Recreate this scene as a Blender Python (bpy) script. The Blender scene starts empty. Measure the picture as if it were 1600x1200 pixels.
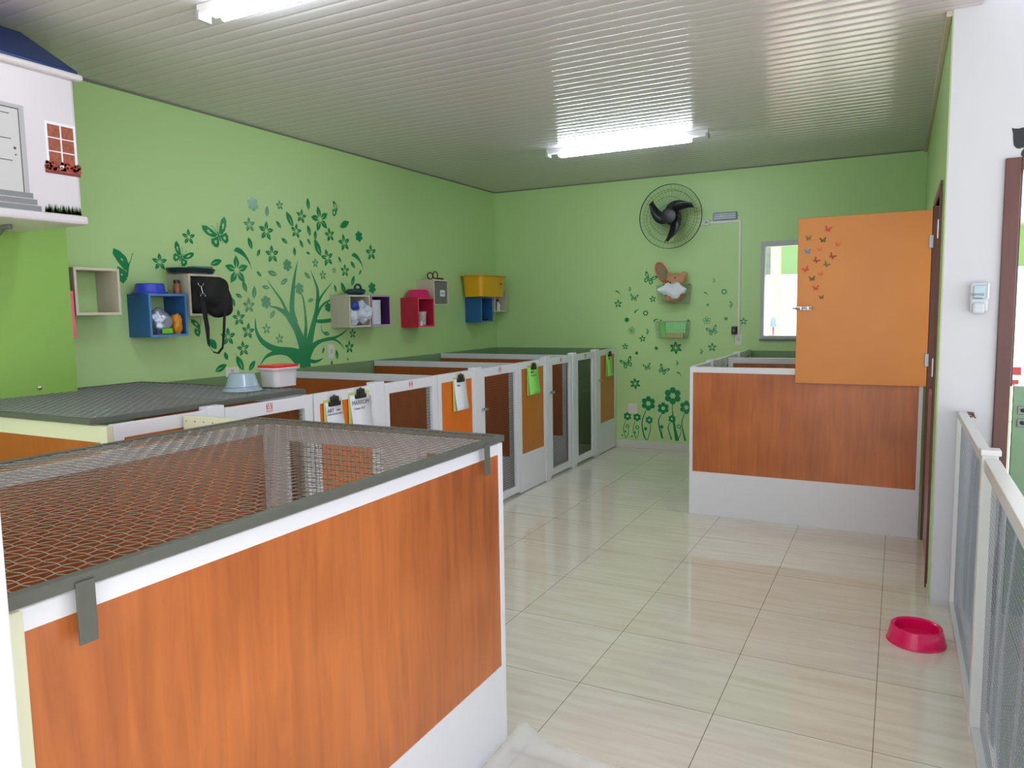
import bpy, bmesh, math, random
from mathutils import Vector, Matrix, noise
random.seed(7)
PI=math.pi
sc=bpy.context.scene
col=sc.collection
# ------------------------------------------------------------ camera
FPX=1153.537; CH=1.69
ROWS=[[0.88652585, 0.46240724, -0.01585727], [0.03163056, -0.09476334, -0.99499719], [-0.4615966, 0.88158916, -0.09863635]]            # camera right, down, forward in world axes
rx,ry,rz=[Vector(r) for r in ROWS]
cam_d=bpy.data.cameras.new('camera'); cam=bpy.data.objects.new('camera',cam_d); col.objects.link(cam)
cam_d.sensor_width=36; cam_d.lens=FPX/1600*36; cam_d.clip_start=.02; cam_d.clip_end=200
m=Matrix((( rx.x,-ry.x,-rz.x,0),(rx.y,-ry.y,-rz.y,0),(rx.z,-ry.z,-rz.z,CH),(0,0,0,1)))
cam.matrix_world=m
sc.camera=cam
# ------------------------------------------------------------ world, light, exposure
w=bpy.data.worlds.new('sky'); sc.world=w; w.use_nodes=True
bg=w.node_tree.nodes['Background']; bg.inputs[0].default_value=(.88,.93,1,1); bg.inputs[1].default_value=2.25
sd=bpy.data.lights.new('sun','SUN'); sd.energy=13; sd.angle=.02; sd.color=(1,.95,.86)
sun=bpy.data.objects.new('sun',sd); col.objects.link(sun); sun.rotation_euler=(math.radians(38),math.radians(8),0); sun.location=(5,12,8)
sc.view_settings.view_transform='Standard'; sc.view_settings.look='None'
sc.view_settings.exposure=0.03; sc.view_settings.gamma=1; sc.view_settings.use_curve_mapping=False
sc.cycles.max_bounces=10; sc.cycles.diffuse_bounces=6; sc.cycles.glossy_bounces=5; sc.cycles.transparent_max_bounces=16
sc.cycles.sample_clamp_indirect=8; sc.cycles.caustics_reflective=False; sc.cycles.caustics_refractive=False
try:
    sc.cycles.use_denoising=True; sc.cycles.denoiser='OPENIMAGEDENOISE'
except Exception: pass
# ------------------------------------------------------------ room numbers (metres)
XL,YB,ZC=-4.70,8.57,3.218       # left wall, back wall, ceiling
XR=.20                          # right wall
YW=4.65                         # white wall beside the gate
XF=-3.045                       # fronts of the left kennel row
# ------------------------------------------------------------ materials
def lin(c):
    return tuple(((v/255)/12.92 if v/255<=.04045 else ((v/255+.055)/1.055)**2.4) for v in c)
MT={}
def mat(name,rgb,rough=.5,metal=0,spec=.5,alpha=1,emit=None,es=0,noise_amt=0,nscale=8,bump=0,bscale=60,coat=0,trans=0):
    if name in MT: return MT[name]
    m=bpy.data.materials.new(name); m.use_nodes=True; nt=m.node_tree; b=nt.nodes['Principled BSDF']
    c=lin(rgb)+(1,)
    b.inputs['Base Color'].default_value=c; b.inputs['Roughness'].default_value=rough; b.inputs['Metallic'].default_value=metal
    b.inputs['Specular IOR Level'].default_value=spec; b.inputs['Coat Weight'].default_value=coat
    b.inputs['Transmission Weight'].default_value=trans
    if alpha<1: b.inputs['Alpha'].default_value=alpha
    if emit: b.inputs['Emission Color'].default_value=lin(emit)+(1,); b.inputs['Emission Strength'].default_value=es
    g=nt.nodes.new('ShaderNodeNewGeometry')
    if noise_amt:
        n=nt.nodes.new('ShaderNodeTexNoise'); n.inputs['Scale'].default_value=nscale; n.inputs['Detail'].default_value=4
        nt.links.new(g.outputs['Position'],n.inputs['Vector'])
        mx=nt.nodes.new('ShaderNodeMix'); mx.data_type='RGBA'; mx.inputs[6].default_value=tuple(v*(1-noise_amt) for v in c[:3])+(1,); mx.inputs[7].default_value=tuple(min(1,v*(1+noise_amt)) for v in c[:3])+(1,)
        nt.links.new(n.outputs['Fac'],mx.inputs[0]); nt.links.new(mx.outputs[2],b.inputs['Base Color'])
    if bump:
        n=nt.nodes.new('ShaderNodeTexNoise'); n.inputs['Scale'].default_value=bscale; n.inputs['Detail'].default_value=3
        nt.links.new(g.outputs['Position'],n.inputs['Vector'])
        bp=nt.nodes.new('ShaderNodeBump'); bp.inputs['Strength'].default_value=bump; bp.inputs['Distance'].default_value=.01
        nt.links.new(n.outputs['Fac'],bp.inputs['Height']); nt.links.new(bp.outputs['Normal'],b.inputs['Normal'])
    MT[name]=m; return m
def wood_mat(name,a,b_,rough=.35,scale=(7,7,.6),freq=3.0):
    m=bpy.data.materials.new(name); m.use_nodes=True; nt=m.node_tree; b=nt.nodes['Principled BSDF']
    g=nt.nodes.new('ShaderNodeNewGeometry'); mp=nt.nodes.new('ShaderNodeMapping'); mp.inputs['Scale'].default_value=scale
    nt.links.new(g.outputs['Position'],mp.inputs['Vector'])
    n=nt.nodes.new('ShaderNodeTexNoise'); n.inputs['Scale'].default_value=freq; n.inputs['Detail'].default_value=6; n.inputs['Distortion'].default_value=.9; n.inputs['Roughness'].default_value=.6
    nt.links.new(mp.outputs[0],n.inputs['Vector'])
    n2=nt.nodes.new('ShaderNodeTexNoise'); n2.inputs['Scale'].default_value=1.6; n2.inputs['Detail'].default_value=2
    nt.links.new(g.outputs['Position'],n2.inputs['Vector'])
    r=nt.nodes.new('ShaderNodeValToRGB'); r.color_ramp.elements[0].position=.32; r.color_ramp.elements[1].position=.7
    r.color_ramp.elements[0].color=lin(a)+(1,); r.color_ramp.elements[1].color=lin(b_)+(1,)
    ad=nt.nodes.new('ShaderNodeMath'); ad.operation='MULTIPLY_ADD'; ad.inputs[1].default_value=.45
    mu=nt.nodes.new('ShaderNodeMath'); mu.operation='MULTIPLY'; mu.inputs[1].default_value=.62
    nt.links.new(n2.outputs['Fac'],mu.inputs[0]); nt.links.new(n.outputs['Fac'],ad.inputs[0]); nt.links.new(mu.outputs[0],ad.inputs[2])
    nt.links.new(ad.outputs[0],r.inputs[0]); nt.links.new(r.outputs[0],b.inputs['Base Color'])
    b.inputs['Roughness'].default_value=rough
    MT[name]=m; return m
def tile_mat(name,outside=False):
    m=bpy.data.materials.new(name); m.use_nodes=True; nt=m.node_tree; b=nt.nodes['Principled BSDF']
    g=nt.nodes.new('ShaderNodeNewGeometry'); mp=nt.nodes.new('ShaderNodeMapping'); mp.inputs['Location'].default_value=(.636+6,-2.977+6,0)
    nt.links.new(g.outputs['Position'],mp.inputs['Vector'])
    br=nt.nodes.new('ShaderNodeTexBrick'); br.offset=0; br.squash=1
    br.inputs['Scale'].default_value=1; br.inputs['Mortar Size'].default_value=.0017; br.inputs['Mortar Smooth'].default_value=.3; br.inputs['Bias'].default_value=-.2
    br.inputs['Brick Width'].default_value=.6; br.inputs['Row Height'].default_value=.6
    br.inputs['Color1'].default_value=lin((228,225,212))+(1,); br.inputs['Color2'].default_value=lin((232,229,218))+(1,); br.inputs['Mortar'].default_value=lin((112,100,88))+(1,)
    nt.links.new(mp.outputs[0],br.inputs['Vector'])
    m2=nt.nodes.new('ShaderNodeMapping'); m2.inputs['Scale'].default_value=(1.3,14,1); nt.links.new(g.outputs['Position'],m2.inputs['Vector'])
    n=nt.nodes.new('ShaderNodeTexNoise'); n.inputs['Scale'].default_value=1.6; n.inputs['Detail'].default_value=5; n.inputs['Distortion'].default_value=.6; nt.links.new(m2.outputs[0],n.inputs['Vector'])
    r=nt.nodes.new('ShaderNodeValToRGB'); r.color_ramp.elements[0].position=.3; r.color_ramp.elements[1].position=.65
    r.color_ramp.elements[0].color=(.86,.82,.76,1); r.color_ramp.elements[1].color=(1,1,1,1)
    nt.links.new(n.outputs['Fac'],r.inputs[0])
    mx=nt.nodes.new('ShaderNodeMix'); mx.data_type='RGBA'; mx.blend_type='MULTIPLY'; mx.inputs[0].default_value=.8
    nt.links.new(br.outputs['Color'],mx.inputs[6]); nt.links.new(r.outputs[0],mx.inputs[7]); nt.links.new(mx.outputs[2],b.inputs['Base Color'])
    b.inputs['Roughness'].default_value=.07; b.inputs['Specular IOR Level'].default_value=.7
    bp=nt.nodes.new('ShaderNodeBump'); bp.inputs['Strength'].default_value=.3; bp.inputs['Distance'].default_value=.002; bp.invert=True
    nt.links.new(br.outputs['Fac'],bp.inputs['Height']); nt.links.new(bp.outputs['Normal'],b.inputs['Normal'])
    MT[name]=m; return m
def clear_mat(name,rgb,fac,rough=.05):
    m=bpy.data.materials.new(name); m.use_nodes=True; nt=m.node_tree; nt.nodes.remove(nt.nodes['Principled BSDF']); o=nt.nodes['Material Output']
    t=nt.nodes.new('ShaderNodeBsdfTransparent'); t.inputs[0].default_value=lin(rgb)+(1,)
    gl=nt.nodes.new('ShaderNodeBsdfGlossy'); gl.inputs['Roughness'].default_value=rough; gl.inputs[0].default_value=(.9,.95,1,1)
    lw=nt.nodes.new('ShaderNodeFresnel'); lw.inputs['IOR'].default_value=1+fac
    mx=nt.nodes.new('ShaderNodeMixShader'); nt.links.new(lw.outputs[0],mx.inputs[0]); nt.links.new(t.outputs[0],mx.inputs[1]); nt.links.new(gl.outputs[0],mx.inputs[2]); nt.links.new(mx.outputs[0],o.inputs['Surface'])
    MT[name]=m; return m
GREEN=mat('green_wall_paint',(182,216,148),.42,bump=.05,bscale=90)
GREEN2=mat('leaf_green_paint',(138,182,84),.45,bump=.05,bscale=90)
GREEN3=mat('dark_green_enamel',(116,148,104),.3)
WHITE=mat('white_wall_paint',(206,206,214),.5,bump=.04,bscale=80)
ALU=mat('white_aluminium',(226,227,236),.28)
CREAM=mat('cream_metal',(214,215,190),.4)
KICK=mat('white_laminate',(212,214,222),.25)
CEIL=mat('pvc_plank',(204,196,202),.2,spec=.6)
WOOD=wood_mat('orange_veneer',(148,78,38),(206,120,64),.3)
WOODD=wood_mat('brown_veneer',(142,70,28),(172,92,40),.35)
WOOD_REFLECT=wood_mat('ochre_reflection_veneer',(176,104,36),(196,122,48),.3)  # kennel veneer with the amber-olive reflection put into its colour
WOODL=wood_mat('amber_veneer',(214,106,26),(226,122,38),.34,freq=2)
DOORW=wood_mat('orange_door_paint',(212,130,50),(220,138,58),.38,scale=(1,1,1),freq=2)
DARKW=wood_mat('dark_brown_frame',(84,46,40),(104,60,52),.3)
TILE=tile_mat('glossy_porcelain_tile')
GREY=mat('grey_painted_steel',(88,90,84),.5,noise_amt=.12,nscale=30)
WIRE=mat('galvanised_wire',(150,142,132),.42,metal=.55)
DWIRE=mat('dark_wire',(70,58,50),.5,metal=.3)
BLACK=mat('black_plastic',(22,22,25),.4)
DECAL=mat('green_vinyl',(22,134,78),.22)
DECAL_GLARE=mat('green_vinyl_glare',(84,150,104),.22)  # same green vinyl, reflected glare painted in as a paler colour
CHROME=mat('chrome',(190,192,195),.2,metal=.9)
PAPER=mat('white_paper',(232,234,244),.6)
LIME=mat('lime_paper',(150,240,110),.6)
YPAPER=mat('yellow_green_card',(206,206,120),.6)
INK=mat('ink',(40,40,60),.6)
RED=mat('red_print',(200,40,50),.5)
# ------------------------------------------------------------ helpers
def ray(px,py):
    return rx*((px-800)/FPX)+ry*((py-600)/FPX)+rz
def onX(px,py,X):
    d=ray(px,py); t=X/d.x; return Vector((X,d.y*t,CH+d.z*t))
def onY(px,py,Y):
    d=ray(px,py); t=Y/d.y; return Vector((d.x*t,Y,CH+d.z*t))
def onZ(px,py,Z):
    d=ray(px,py); t=(Z-CH)/d.z; return Vector((d.x*t,d.y*t,Z))
def org(o):
    v=Vector((0,0,0))
    while o: v+=o.location; o=o.parent
    return v
class MB:
    def __init__(s): s.v=[]; s.f=[]; s.sm=[]
    def add(s,vs,fs,smooth=False):
        n=len(s.v); s.v+= [Vector(a) for a in vs]; s.f+=[[i+n for i in f] for f in fs]; s.sm+=[smooth]*len(fs); return s
    def box(s,a,b):
        x0,y0,z0=[min(p,q) for p,q in zip(a,b)]; x1,y1,z1=[max(p,q) for p,q in zip(a,b)]
        return s.add([(x0,y0,z0),(x1,y0,z0),(x1,y1,z0),(x0,y1,z0),(x0,y0,z1),(x1,y0,z1),(x1,y1,z1),(x0,y1,z1)],
            [[0,3,2,1],[4,5,6,7],[0,1,5,4],[1,2,6,5],[2,3,7,6],[3,0,4,7]])
    def bbox(s,a,b,r=.004):
        s.k=getattr(s,'k',0)+1; e=.00018*(s.k-1)
        bm=bmesh.new(); x0,y0,z0=[min(p,q)-e for p,q in zip(a,b)]; x1,y1,z1=[max(p,q)+e for p,q in zip(a,b)]; z0=max(z0,min(a[2],b[2]))
        bmesh.ops.create_cube(bm,size=1)
        for v in bm.verts: v.co=Vector(((x0+x1)/2+v.co.x*(x1-x0),(y0+y1)/2+v.co.y*(y1-y0),(z0+z1)/2+v.co.z*(z1-z0)))
        bmesh.ops.bevel(bm,geom=bm.edges[:],offset=r,segments=2,profile=.5,affect='EDGES')
        bm.verts.ensure_lookup_table(); s.add([v.co.copy() for v in bm.verts],[[v.index for v in f.verts] for f in bm.faces]); bm.free(); return s
    def tube(s,pts,r,n=8,caps=True,closed=False,smooth=True):
        pts=[Vector(p) for p in pts]; N=len(pts); rr=r if isinstance(r,(list,tuple)) else [r]*N
        rings=[]; up=None
        for i,p in enumerate(pts):
            if closed: t=(pts[(i+1)%N]-pts[i-1])
            else: t=(pts[min(i+1,N-1)]-pts[max(i-1,0)])
            t.normalize()
            if up is None:
                up=Vector((0,0,1)) if abs(t.z)<.9 else Vector((1,0,0))
            a=t.cross(up)
            if a.length<1e-5: a=t.orthogonal()
            a.normalize(); b=a.cross(t); up=b
            rings.append([p+(a*math.cos(2*PI*k/n)+b*math.sin(2*PI*k/n))*rr[i] for k in range(n)])
        vs=[v for R in rings for v in R]; fs=[]
        M=N if closed else N-1
        for i in range(M):
            j=(i+1)%N
            for k in range(n): fs.append([i*n+k,i*n+(k+1)%n,j*n+(k+1)%n,j*n+k])
        if caps and not closed: fs.append(list(range(n))[::-1]); fs.append([(N-1)*n+k for k in range(n)])
        return s.add(vs,fs,smooth)
    def lathe(s,c,prof,n=32,axis='Z',smooth=True,sx=1,sy=1):
        c=Vector(c); vs=[]
        for (r,h) in prof:
            for k in range(n):
                a=2*PI*k/n; x,y=r*math.cos(a)*sx,r*math.sin(a)*sy
                vs.append(c+(Vector((x,y,h)) if axis=='Z' else Vector((h,x,y)) if axis=='X' else Vector((x,h,y))))
        fs=[]
        for i in range(len(prof)-1):
            for k in range(n): fs.append([i*n+k,i*n+(k+1)%n,(i+1)*n+(k+1)%n,(i+1)*n+k])
        if prof[0][0]>1e-4: fs.append(list(range(n))[::-1])
        if prof[-1][0]>1e-4: fs.append([(len(prof)-1)*n+k for k in range(n)])
        return s.add(vs,fs,smooth)
    def build(s,name,m,parent=None,solid=0,bevel=0):
        me=bpy.data.meshes.new(name); o0=org(parent) if parent else Vector((0,0,0))
        cen=Vector((0,0,0))
        if not parent and s.v:
            lo=[min(v[i] for v in s.v) for i in range(3)]; hi=[max(v[i] for v in s.v) for i in range(3)]
            cen=Vector(((lo[0]+hi[0])/2,(lo[1]+hi[1])/2,lo[2])); o0=cen
        me.from_pydata([tuple(v-o0) for v in s.v],[],s.f)
        me.validate()
        bm=bmesh.new(); bm.from_mesh(me)
        bmesh.ops.recalc_face_normals(bm,faces=bm.faces); bm.to_mesh(me); bm.free()
        if len(me.polygons)==len(s.sm):
            for p,q in zip(me.polygons,s.sm): p.use_smooth=q
        me.materials.append(m)
        o=bpy.data.objects.new(name,me); col.objects.link(o); o.location=cen
        if parent: o.parent=parent
        if any(s.sm):
            try: me.set_sharp_from_angle(angle=math.radians(40))
            except Exception: pass
        if solid: md=o.modifiers.new('s','SOLIDIFY'); md.thickness=solid; md.offset=0
        if bevel: md=o.modifiers.new('b','BEVEL'); md.width=bevel; md.segments=2
        return o
def tag(o,label,cat,group=None,kind=None):
    if label: o['label']=label
    if cat: o['category']=cat
    if group: o['group']=group
    if kind: o['kind']=kind
    return o
def thing(name,label,cat,loc,group=None):
    o=bpy.data.objects.new(name,None); o.empty_display_size=.1; col.objects.link(o); o.location=loc
    return tag(o,label,cat,group)
def struct(name,mb,m,parent=None):
    o=mb.build(name,m,parent)
    if not parent: o['kind']='structure'
    return o
def text(name,body,size,loc,ax,up,m,parent,ext=.0006):
    """flat lettering: ax = reading direction, up = letters' up"""
    cu=bpy.data.curves.new(name,'FONT'); cu.body=body; cu.size=size; cu.extrude=ext; cu.align_x='CENTER'; cu.align_y='CENTER'; cu.resolution_u=3
    t=bpy.data.objects.new(name,cu); col.objects.link(t)
    bpy.context.view_layer.update()
    me=bpy.data.meshes.new_from_object(t.evaluated_get(bpy.context.evaluated_depsgraph_get()))
    col.objects.unlink(t); bpy.data.objects.remove(t)
    ax=Vector(ax).normalized(); up=Vector(up).normalized(); nn=ax.cross(up); o0=org(parent); loc=Vector(loc)
    for v in me.vertices: v.co=loc+ax*v.co.x+up*v.co.y+nn*v.co.z-o0
    me.materials.clear(); me.materials.append(m)
    o=bpy.data.objects.new(name,me); col.objects.link(o); o.parent=parent; return o
def blob(name,parts,m,parent=None,vox=.012,sub=0,rough=0,rs=8):
    """parts: (centre, (rx,ry,rz)) ellipsoids fused in one continuous surface"""
    mb=MB()
    for c,r in parts:
        bm=bmesh.new(); bmesh.ops.create_icosphere(bm,subdivisions=3,radius=1)
        c=Vector(c); bm.verts.ensure_lookup_table()
        vs=[]
        for v in bm.verts:
            p=Vector((v.co.x*r[0],v.co.y*r[1],v.co.z*r[2]))+c
            if rough: p+=v.co*rough*noise.noise(p*rs)
            vs.append(p)
        mb.add(vs,[[v.index for v in f.verts] for f in bm.faces],True); bm.free()
    o=mb.build(name,m,parent)
    md=o.modifiers.new('r','REMESH'); md.mode='VOXEL'; md.voxel_size=vox; md.use_smooth_shade=True
    if sub: md=o.modifiers.new('s','SMOOTH'); md.iterations=sub
    return o
def crumple(name,c,size,m,parent=None,amp=.35,scale=9,seed=0,sub=4,flat=None):
    bm=bmesh.new(); bmesh.ops.create_icosphere(bm,subdivisions=sub,radius=1); c=Vector(c); vs=[]
    for v in bm.verts:
        d=v.co.normalized(); p=Vector((d.x*size[0],d.y*size[1],d.z*size[2]))
        q=(p+Vector((seed*3.1,seed*1.7,seed*.9)))
        k=1+amp*(noise.noise(q*scale)+.6*abs(noise.noise(q*scale*2.3))-.2)
        p=p*k
        if flat is not None: p.z=max(p.z,flat)
        vs.append(c+p)
    mb=MB(); mb.add(vs,[[v.index for v in f.verts] for f in bm.faces],True); bm.free()
    return mb.build(name,m,parent)
# ------------------------------------------------------------ structure
struct('floor',MB().box((-4.9,-2.6,-.1),(4.2,8.75,0)),TILE)
# ceiling: interlocking planks running along x, 0.1 m pitch, slightly crowned
mb=MB(); y=-2.6; prof=[]
while y<8.6:
    prof+=[(y,.0013),(y+.004,.0),(y+.03,-.0006),(y+.055,-.0009),(y+.08,-.0006),(y+.096,.0),(y+.1,.0013)]; y+=.1
vs=[(X,min(yy,8.6),ZC+dz) for yy,dz in prof for X in (-4.75,.33)]
fs=[[2*i,2*i+1,2*i+3,2*i+2] for i in range(len(prof)-1)]
mb.add(vs,fs,True); mb.box((-4.75,-2.6,ZC+.03),(.33,8.6,ZC+.1))
ceil=struct('ceiling',mb,CEIL)
struct('wall_left',MB().box((XL-.15,-2.6,0),(XL,8.72,3.3)),GREEN)
struct('wall_left_pier',MB().box((XL,-.2,0),(-4.45,2.756,ZC+.02)),GREEN2)
# back wall with window opening
WX0,WX1,WZ0,WZ1=-1.362,-.11,1.335,2.40
mb=MB().box((XL,YB,0),(WX0,YB+.15,3.3)).box((WX1,YB,0),(.35,YB+.15,3.3)).box((WX0,YB,0),(WX1,YB+.15,WZ0)).box((WX0,YB,WZ1),(WX1,YB+.15,3.3))
struct('wall_back',mb,GREEN)
# right wall with doorway
DY0,DY1,DZ=4.98,5.94,2.36
mb=MB().box((XR,YW+.16,0),(XR+.15,DY0,3.3)).box((XR,DY1,0),(XR+.15,YB,3.3)).box((XR,DY0,DZ),(XR+.15,DY1,3.3)).box((XR,YW+.002,0),(XR+.004,YW+.16,3.3))
struct('wall_right',mb,GREEN)
# white wall with doorway facing the hall
EX0,EX1,EZ=.50,1.45,2.40
mb=MB().box((XR+.005,YW,0),(EX0,YW+.16,3.7)).box((EX1,YW,0),(4.2,YW+.16,3.7)).box((EX0,YW,EZ),(EX1,YW+.16,3.7))
struct('wall_front_white',mb,WHITE)
struct('ceiling_hall',MB().box((.33,-2.6,3.6),(4.2,YW,3.7)),mat('hall_ceiling',(200,200,200),.6))
struct('baseboard_back',MB().bbox((XF,YB-.012,0),(-1.49,YB,.098),.003),mat('pale_skirting',(208,206,196),.2))
struct('baseboard_right',MB().bbox((XR-.006,YW,0),(XR,DY0-.06,.03),.002),MT['pale_skirting'])
struct('trim_1',MB().bbox((XL,2.76,ZC-.012),(XL+.014,YB,ZC),.003).bbox((XL,YB-.014,ZC-.012),(XR,YB,ZC),.003),mat('grey_cornice',(120,125,115),.5))
struct('trim_2',MB().bbox((XR-.03,YW,ZC-.03),(XR,YB-.02,ZC),.005),mat('beige_cornice',(190,180,160),.5))
# dark green enamel wainscot inside the kennels
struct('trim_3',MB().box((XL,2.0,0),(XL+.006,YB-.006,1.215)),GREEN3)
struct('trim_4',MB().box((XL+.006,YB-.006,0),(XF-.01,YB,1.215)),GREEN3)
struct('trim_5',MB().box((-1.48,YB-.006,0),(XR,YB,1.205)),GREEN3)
# window
WG=mat('window_grey_aluminium',(176,180,184),.35)
w1=thing('window_1',None,None,((WX0+WX1)/2,YB,WZ0)); w1['kind']='structure'
mb=MB()
mb.bbox((WX0,YB-.012,WZ1-.055),(WX1,YB+.10,WZ1)).bbox((WX0,YB-.012,WZ0),(WX1,YB+.10,WZ0+.035)).bbox((WX0,YB-.012,WZ0),(WX0+.035,YB+.10,WZ1)).bbox((WX1-.035,YB-.012,WZ0),(WX1,YB+.10,WZ1)).bbox((-.76,YB+.02,WZ0),(-.72,YB+.07,WZ1))
mb.build('window_frame',WG,w1)
MB().box((WX0+.03,YB+.05,WZ0+.03),(WX1-.03,YB+.054,WZ1-.05)).build('window_pane',clear_mat('window_glass',(250,255,255),.3),w1)
MB().bbox((WX0-.01,YB-.02,WZ0-.02),(WX1+.01,YB+.1,WZ0)).build('window_sill',mat('stone_sill',(120,120,112),.4),w1)
# dark wooden door frame in the right wall, lower leaf closed, upper leaf swung open against the counter
d1=thing('door_1',None,None,(XR,(DY0+DY1)/2,0)); d1['kind']='structure'
MB().bbox((XR-.014,DY0-.05,0),(XR+.15,DY0,DZ)).bbox((XR-.014,DY1,0),(XR+.15,DY1+.03,DZ)).bbox((XR-.014,DY0-.05,DZ),(XR+.15,DY1+.03,DZ+.03)).build('door_frame',DARKW,d1)
MB().bbox((XR,DY0+.01,.01),(XR+.035,DY1-.01,1.10)).build('lower_leaf',wood_mat('reddish_leaf',(150,96,86),(168,112,100),.3),d1)
for z in (2.12,1.32): MB().bbox((XR-.02,DY0-.03,z-.055),(XR-.012,DY0+.005,z+.055),.002).build('hinge_plate',CHROME,d1)
yd=5.925
ul=thing('upper_door_leaf','amber orange upper door leaf swung open over the end of the right kennel row','door',(-.24,yd,1.12))
MB().bbox((-.682,yd,1.112),(.185,yd+.034,2.337),.003).build('leaf',DOORW,ul)
p=onY(1243,482,yd); q=onY(1272,482,yd)
mb=MB().bbox((p.x,yd-.004,p.z-.013),(q.x-.02,yd,p.z+.013),.001).tube([(p.x-.02,yd-.012,p.z),(q.x,yd-.012,p.z)],.006).bbox((p.x+.03,yd-.02,p.z-.016),(p.x+.045,yd,p.z+.016),.002).bbox((q.x-.05,yd-.02,p.z-.016),(q.x-.035,yd,p.z+.016),.002)
mb.tube([(p.x+.06,yd-.012,p.z),(p.x+.06,yd-.035,p.z-.005)],.005)
mb.build('bolt',CHROME,ul)
for z in (2.12,1.30): MB().bbox((.17,yd-.006,z-.045),(.195,yd+.001,z+.045),.002).build('hinge',CHROME,ul)
# ------------------------------------------------------------ sticker shapes (2-D outlines)
def rot2(pts,a):
    c,s=math.cos(a),math.sin(a); return [(x*c-y*s,x*s+y*c) for x,y in pts]
PETAL=[(-.07,.14),(-.16,.28),(-.25,.5),(-.19,.75),(0,1.04),(.19,.75),(.25,.5),(.16,.28),(.07,.14),(.035,.26),(.015,.56),(0,.64),(-.015,.56),(-.035,.26)]
def star(n=5): return [rot2(PETAL,2*PI*k/n) for k in range(n)]
def ring(r0,r1,n=16,lob=0,amp=0):
    out=[]
    for k in range(n):
        a0,a1=2*PI*k/n,2*PI*(k+1)/n
        f=lambda a,r:(r*math.cos(a),r*math.sin(a)); g=lambda a:r1*(1+amp*math.cos(lob*a))
        out.append([f(a0,r0),f(a1,r0),f(a1,g(a1)),f(a0,g(a0))])
    return out
def round_flower(hole=.3,n=6):
    out=[]
    for k in range(n):
        a=2*PI*k/n+PI/2; cx,cy=.64*math.cos(a),.64*math.sin(a)
        out.append([(cx+.36*math.cos(t*PI/7),cy+.36*math.sin(t*PI/7)) for t in range(14)])
    out+=ring(hole,.7,18); return out
def solid_flower(n=6):
    out=[]
    for k in range(n):
        a=2*PI*k/n+PI/2; cx,cy=.6*math.cos(a),.6*math.sin(a)
        out.append([(cx+rr*math.cos(t*PI/6+a),cy+rr2*math.sin(t*PI/6+a)) for t in range(12) for rr,rr2 in [(.34,.30)]])
    out.append([(.45*math.cos(t*PI/7),.45*math.sin(t*PI/7)) for t in range(14)]); return out
def thin_flower():
    out=[]
    for k in range(5):
        a=2*PI*k/5+PI/2; cx,cy=.62*math.cos(a),.62*math.sin(a)
        for p in ring(.27,.37,12): out.append([(x+cx,y+cy) for x,y in p])
    out.append([(.2*math.cos(t*PI/5),.2*math.sin(t*PI/5)) for t in range(10)]); return out
def leaf(split=True,wd=.3):
    L=[]; N=7
    up=[(-1+2*i/N, wd*math.sin(PI*i/N)**.8) for i in range(N+1)]
    if not split: return [[(x,y) for x,y in up]+[(x,-y) for x,y in up[::-1][1:-1]]]
    a=[(x,y) for x,y in up]+[(.35,.0),(-.3,.05),(-.95,.03)]
    b=[(x,-y) for x,y in up]+[(.35,-.0),(-.3,-.05),(-.95,-.03)]
    return [a[:-1],b[:-1][::-1]]
def swoosh():
    c=[(-1,.0,.0),(-.9,.14,.13),(-.65,.2,.2),(-.3,.16,.2),(.05,.02,.16),(.4,-.22,.11),(.7,-.5,.06),(.9,-.85,.02),(.92,-1.0,.0)]
    return [[(x,y+w_) for x,y,w_ in c]+[(x,y-w_) for x,y,w_ in c[::-1][1:-1]]]
def wing(pts,k=.6,sh=(0,0)):
    cx=sum(p[0] for p in pts)/len(pts)+sh[0]; cy=sum(p[1] for p in pts)/len(pts)+sh[1]
    inn=[(cx+(x-cx)*k,cy+(y-cy)*k) for x,y in pts]; n=len(pts)
    return [[pts[i],pts[(i+1)%n],inn[(i+1)%n],inn[i]] for i in range(n)]
UW=[(.06,.08),(.3,.45),(.62,.82),(.95,.95),(1.0,.7),(.86,.38),(.6,.12),(.3,-.02)]
LW_=[(.06,-.02),(.35,-.04),(.62,.0),(.72,-.25),(.6,-.55),(.36,-.66),(.2,-.5),(.1,-.25)]
def butterfly(k=.48):
    out=[]
    for s in (1,-1):
        out+=[[(x*s,y) for x,y in q] for q in wing(UW,k,(-.02,-.02))]
        out+=[[(x*s,y) for x,y in q] for q in wing(LW_,k)]
        out.append([(.3*s,.3),(.5*s,.5),(.55*s,.44),(.34*s,.22)])
        out.append([(.02*s,.2),(.2*s,.68),(.225*s,.68),(.05*s,.2)])
        out.append([(.18*s,.66),(.21*s,.74),(.26*s,.7),(.23*s,.64)])
    out.append([(-.04,-.4),(.04,-.4),(.06,0),(.03,.24),(-.03,.24),(-.06,0)])
    return out
def side_butterfly(k=.35):
    W1=[(0,-.1),(-.25,.3),(-.45,.75),(-.35,1.0),(-.05,.85),(.25,.5),(.32,.1),(.2,-.2)]
    W2=[(0,-.12),(-.3,.1),(-.5,-.15),(-.45,-.55),(-.2,-.8),(.05,-.6),(.15,-.25)]
    return wing(W1,k,(.03,0))+wing(W2,k)+[[(.05,-.5),(.13,-.5),(.3,.0),(.42,.25),(.36,.25),(.2,0)],[(.38,.2),(.6,.62),(.62,.6),(.42,.2)],[(.58,.6),(.62,.68),(.67,.62)]]
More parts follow.
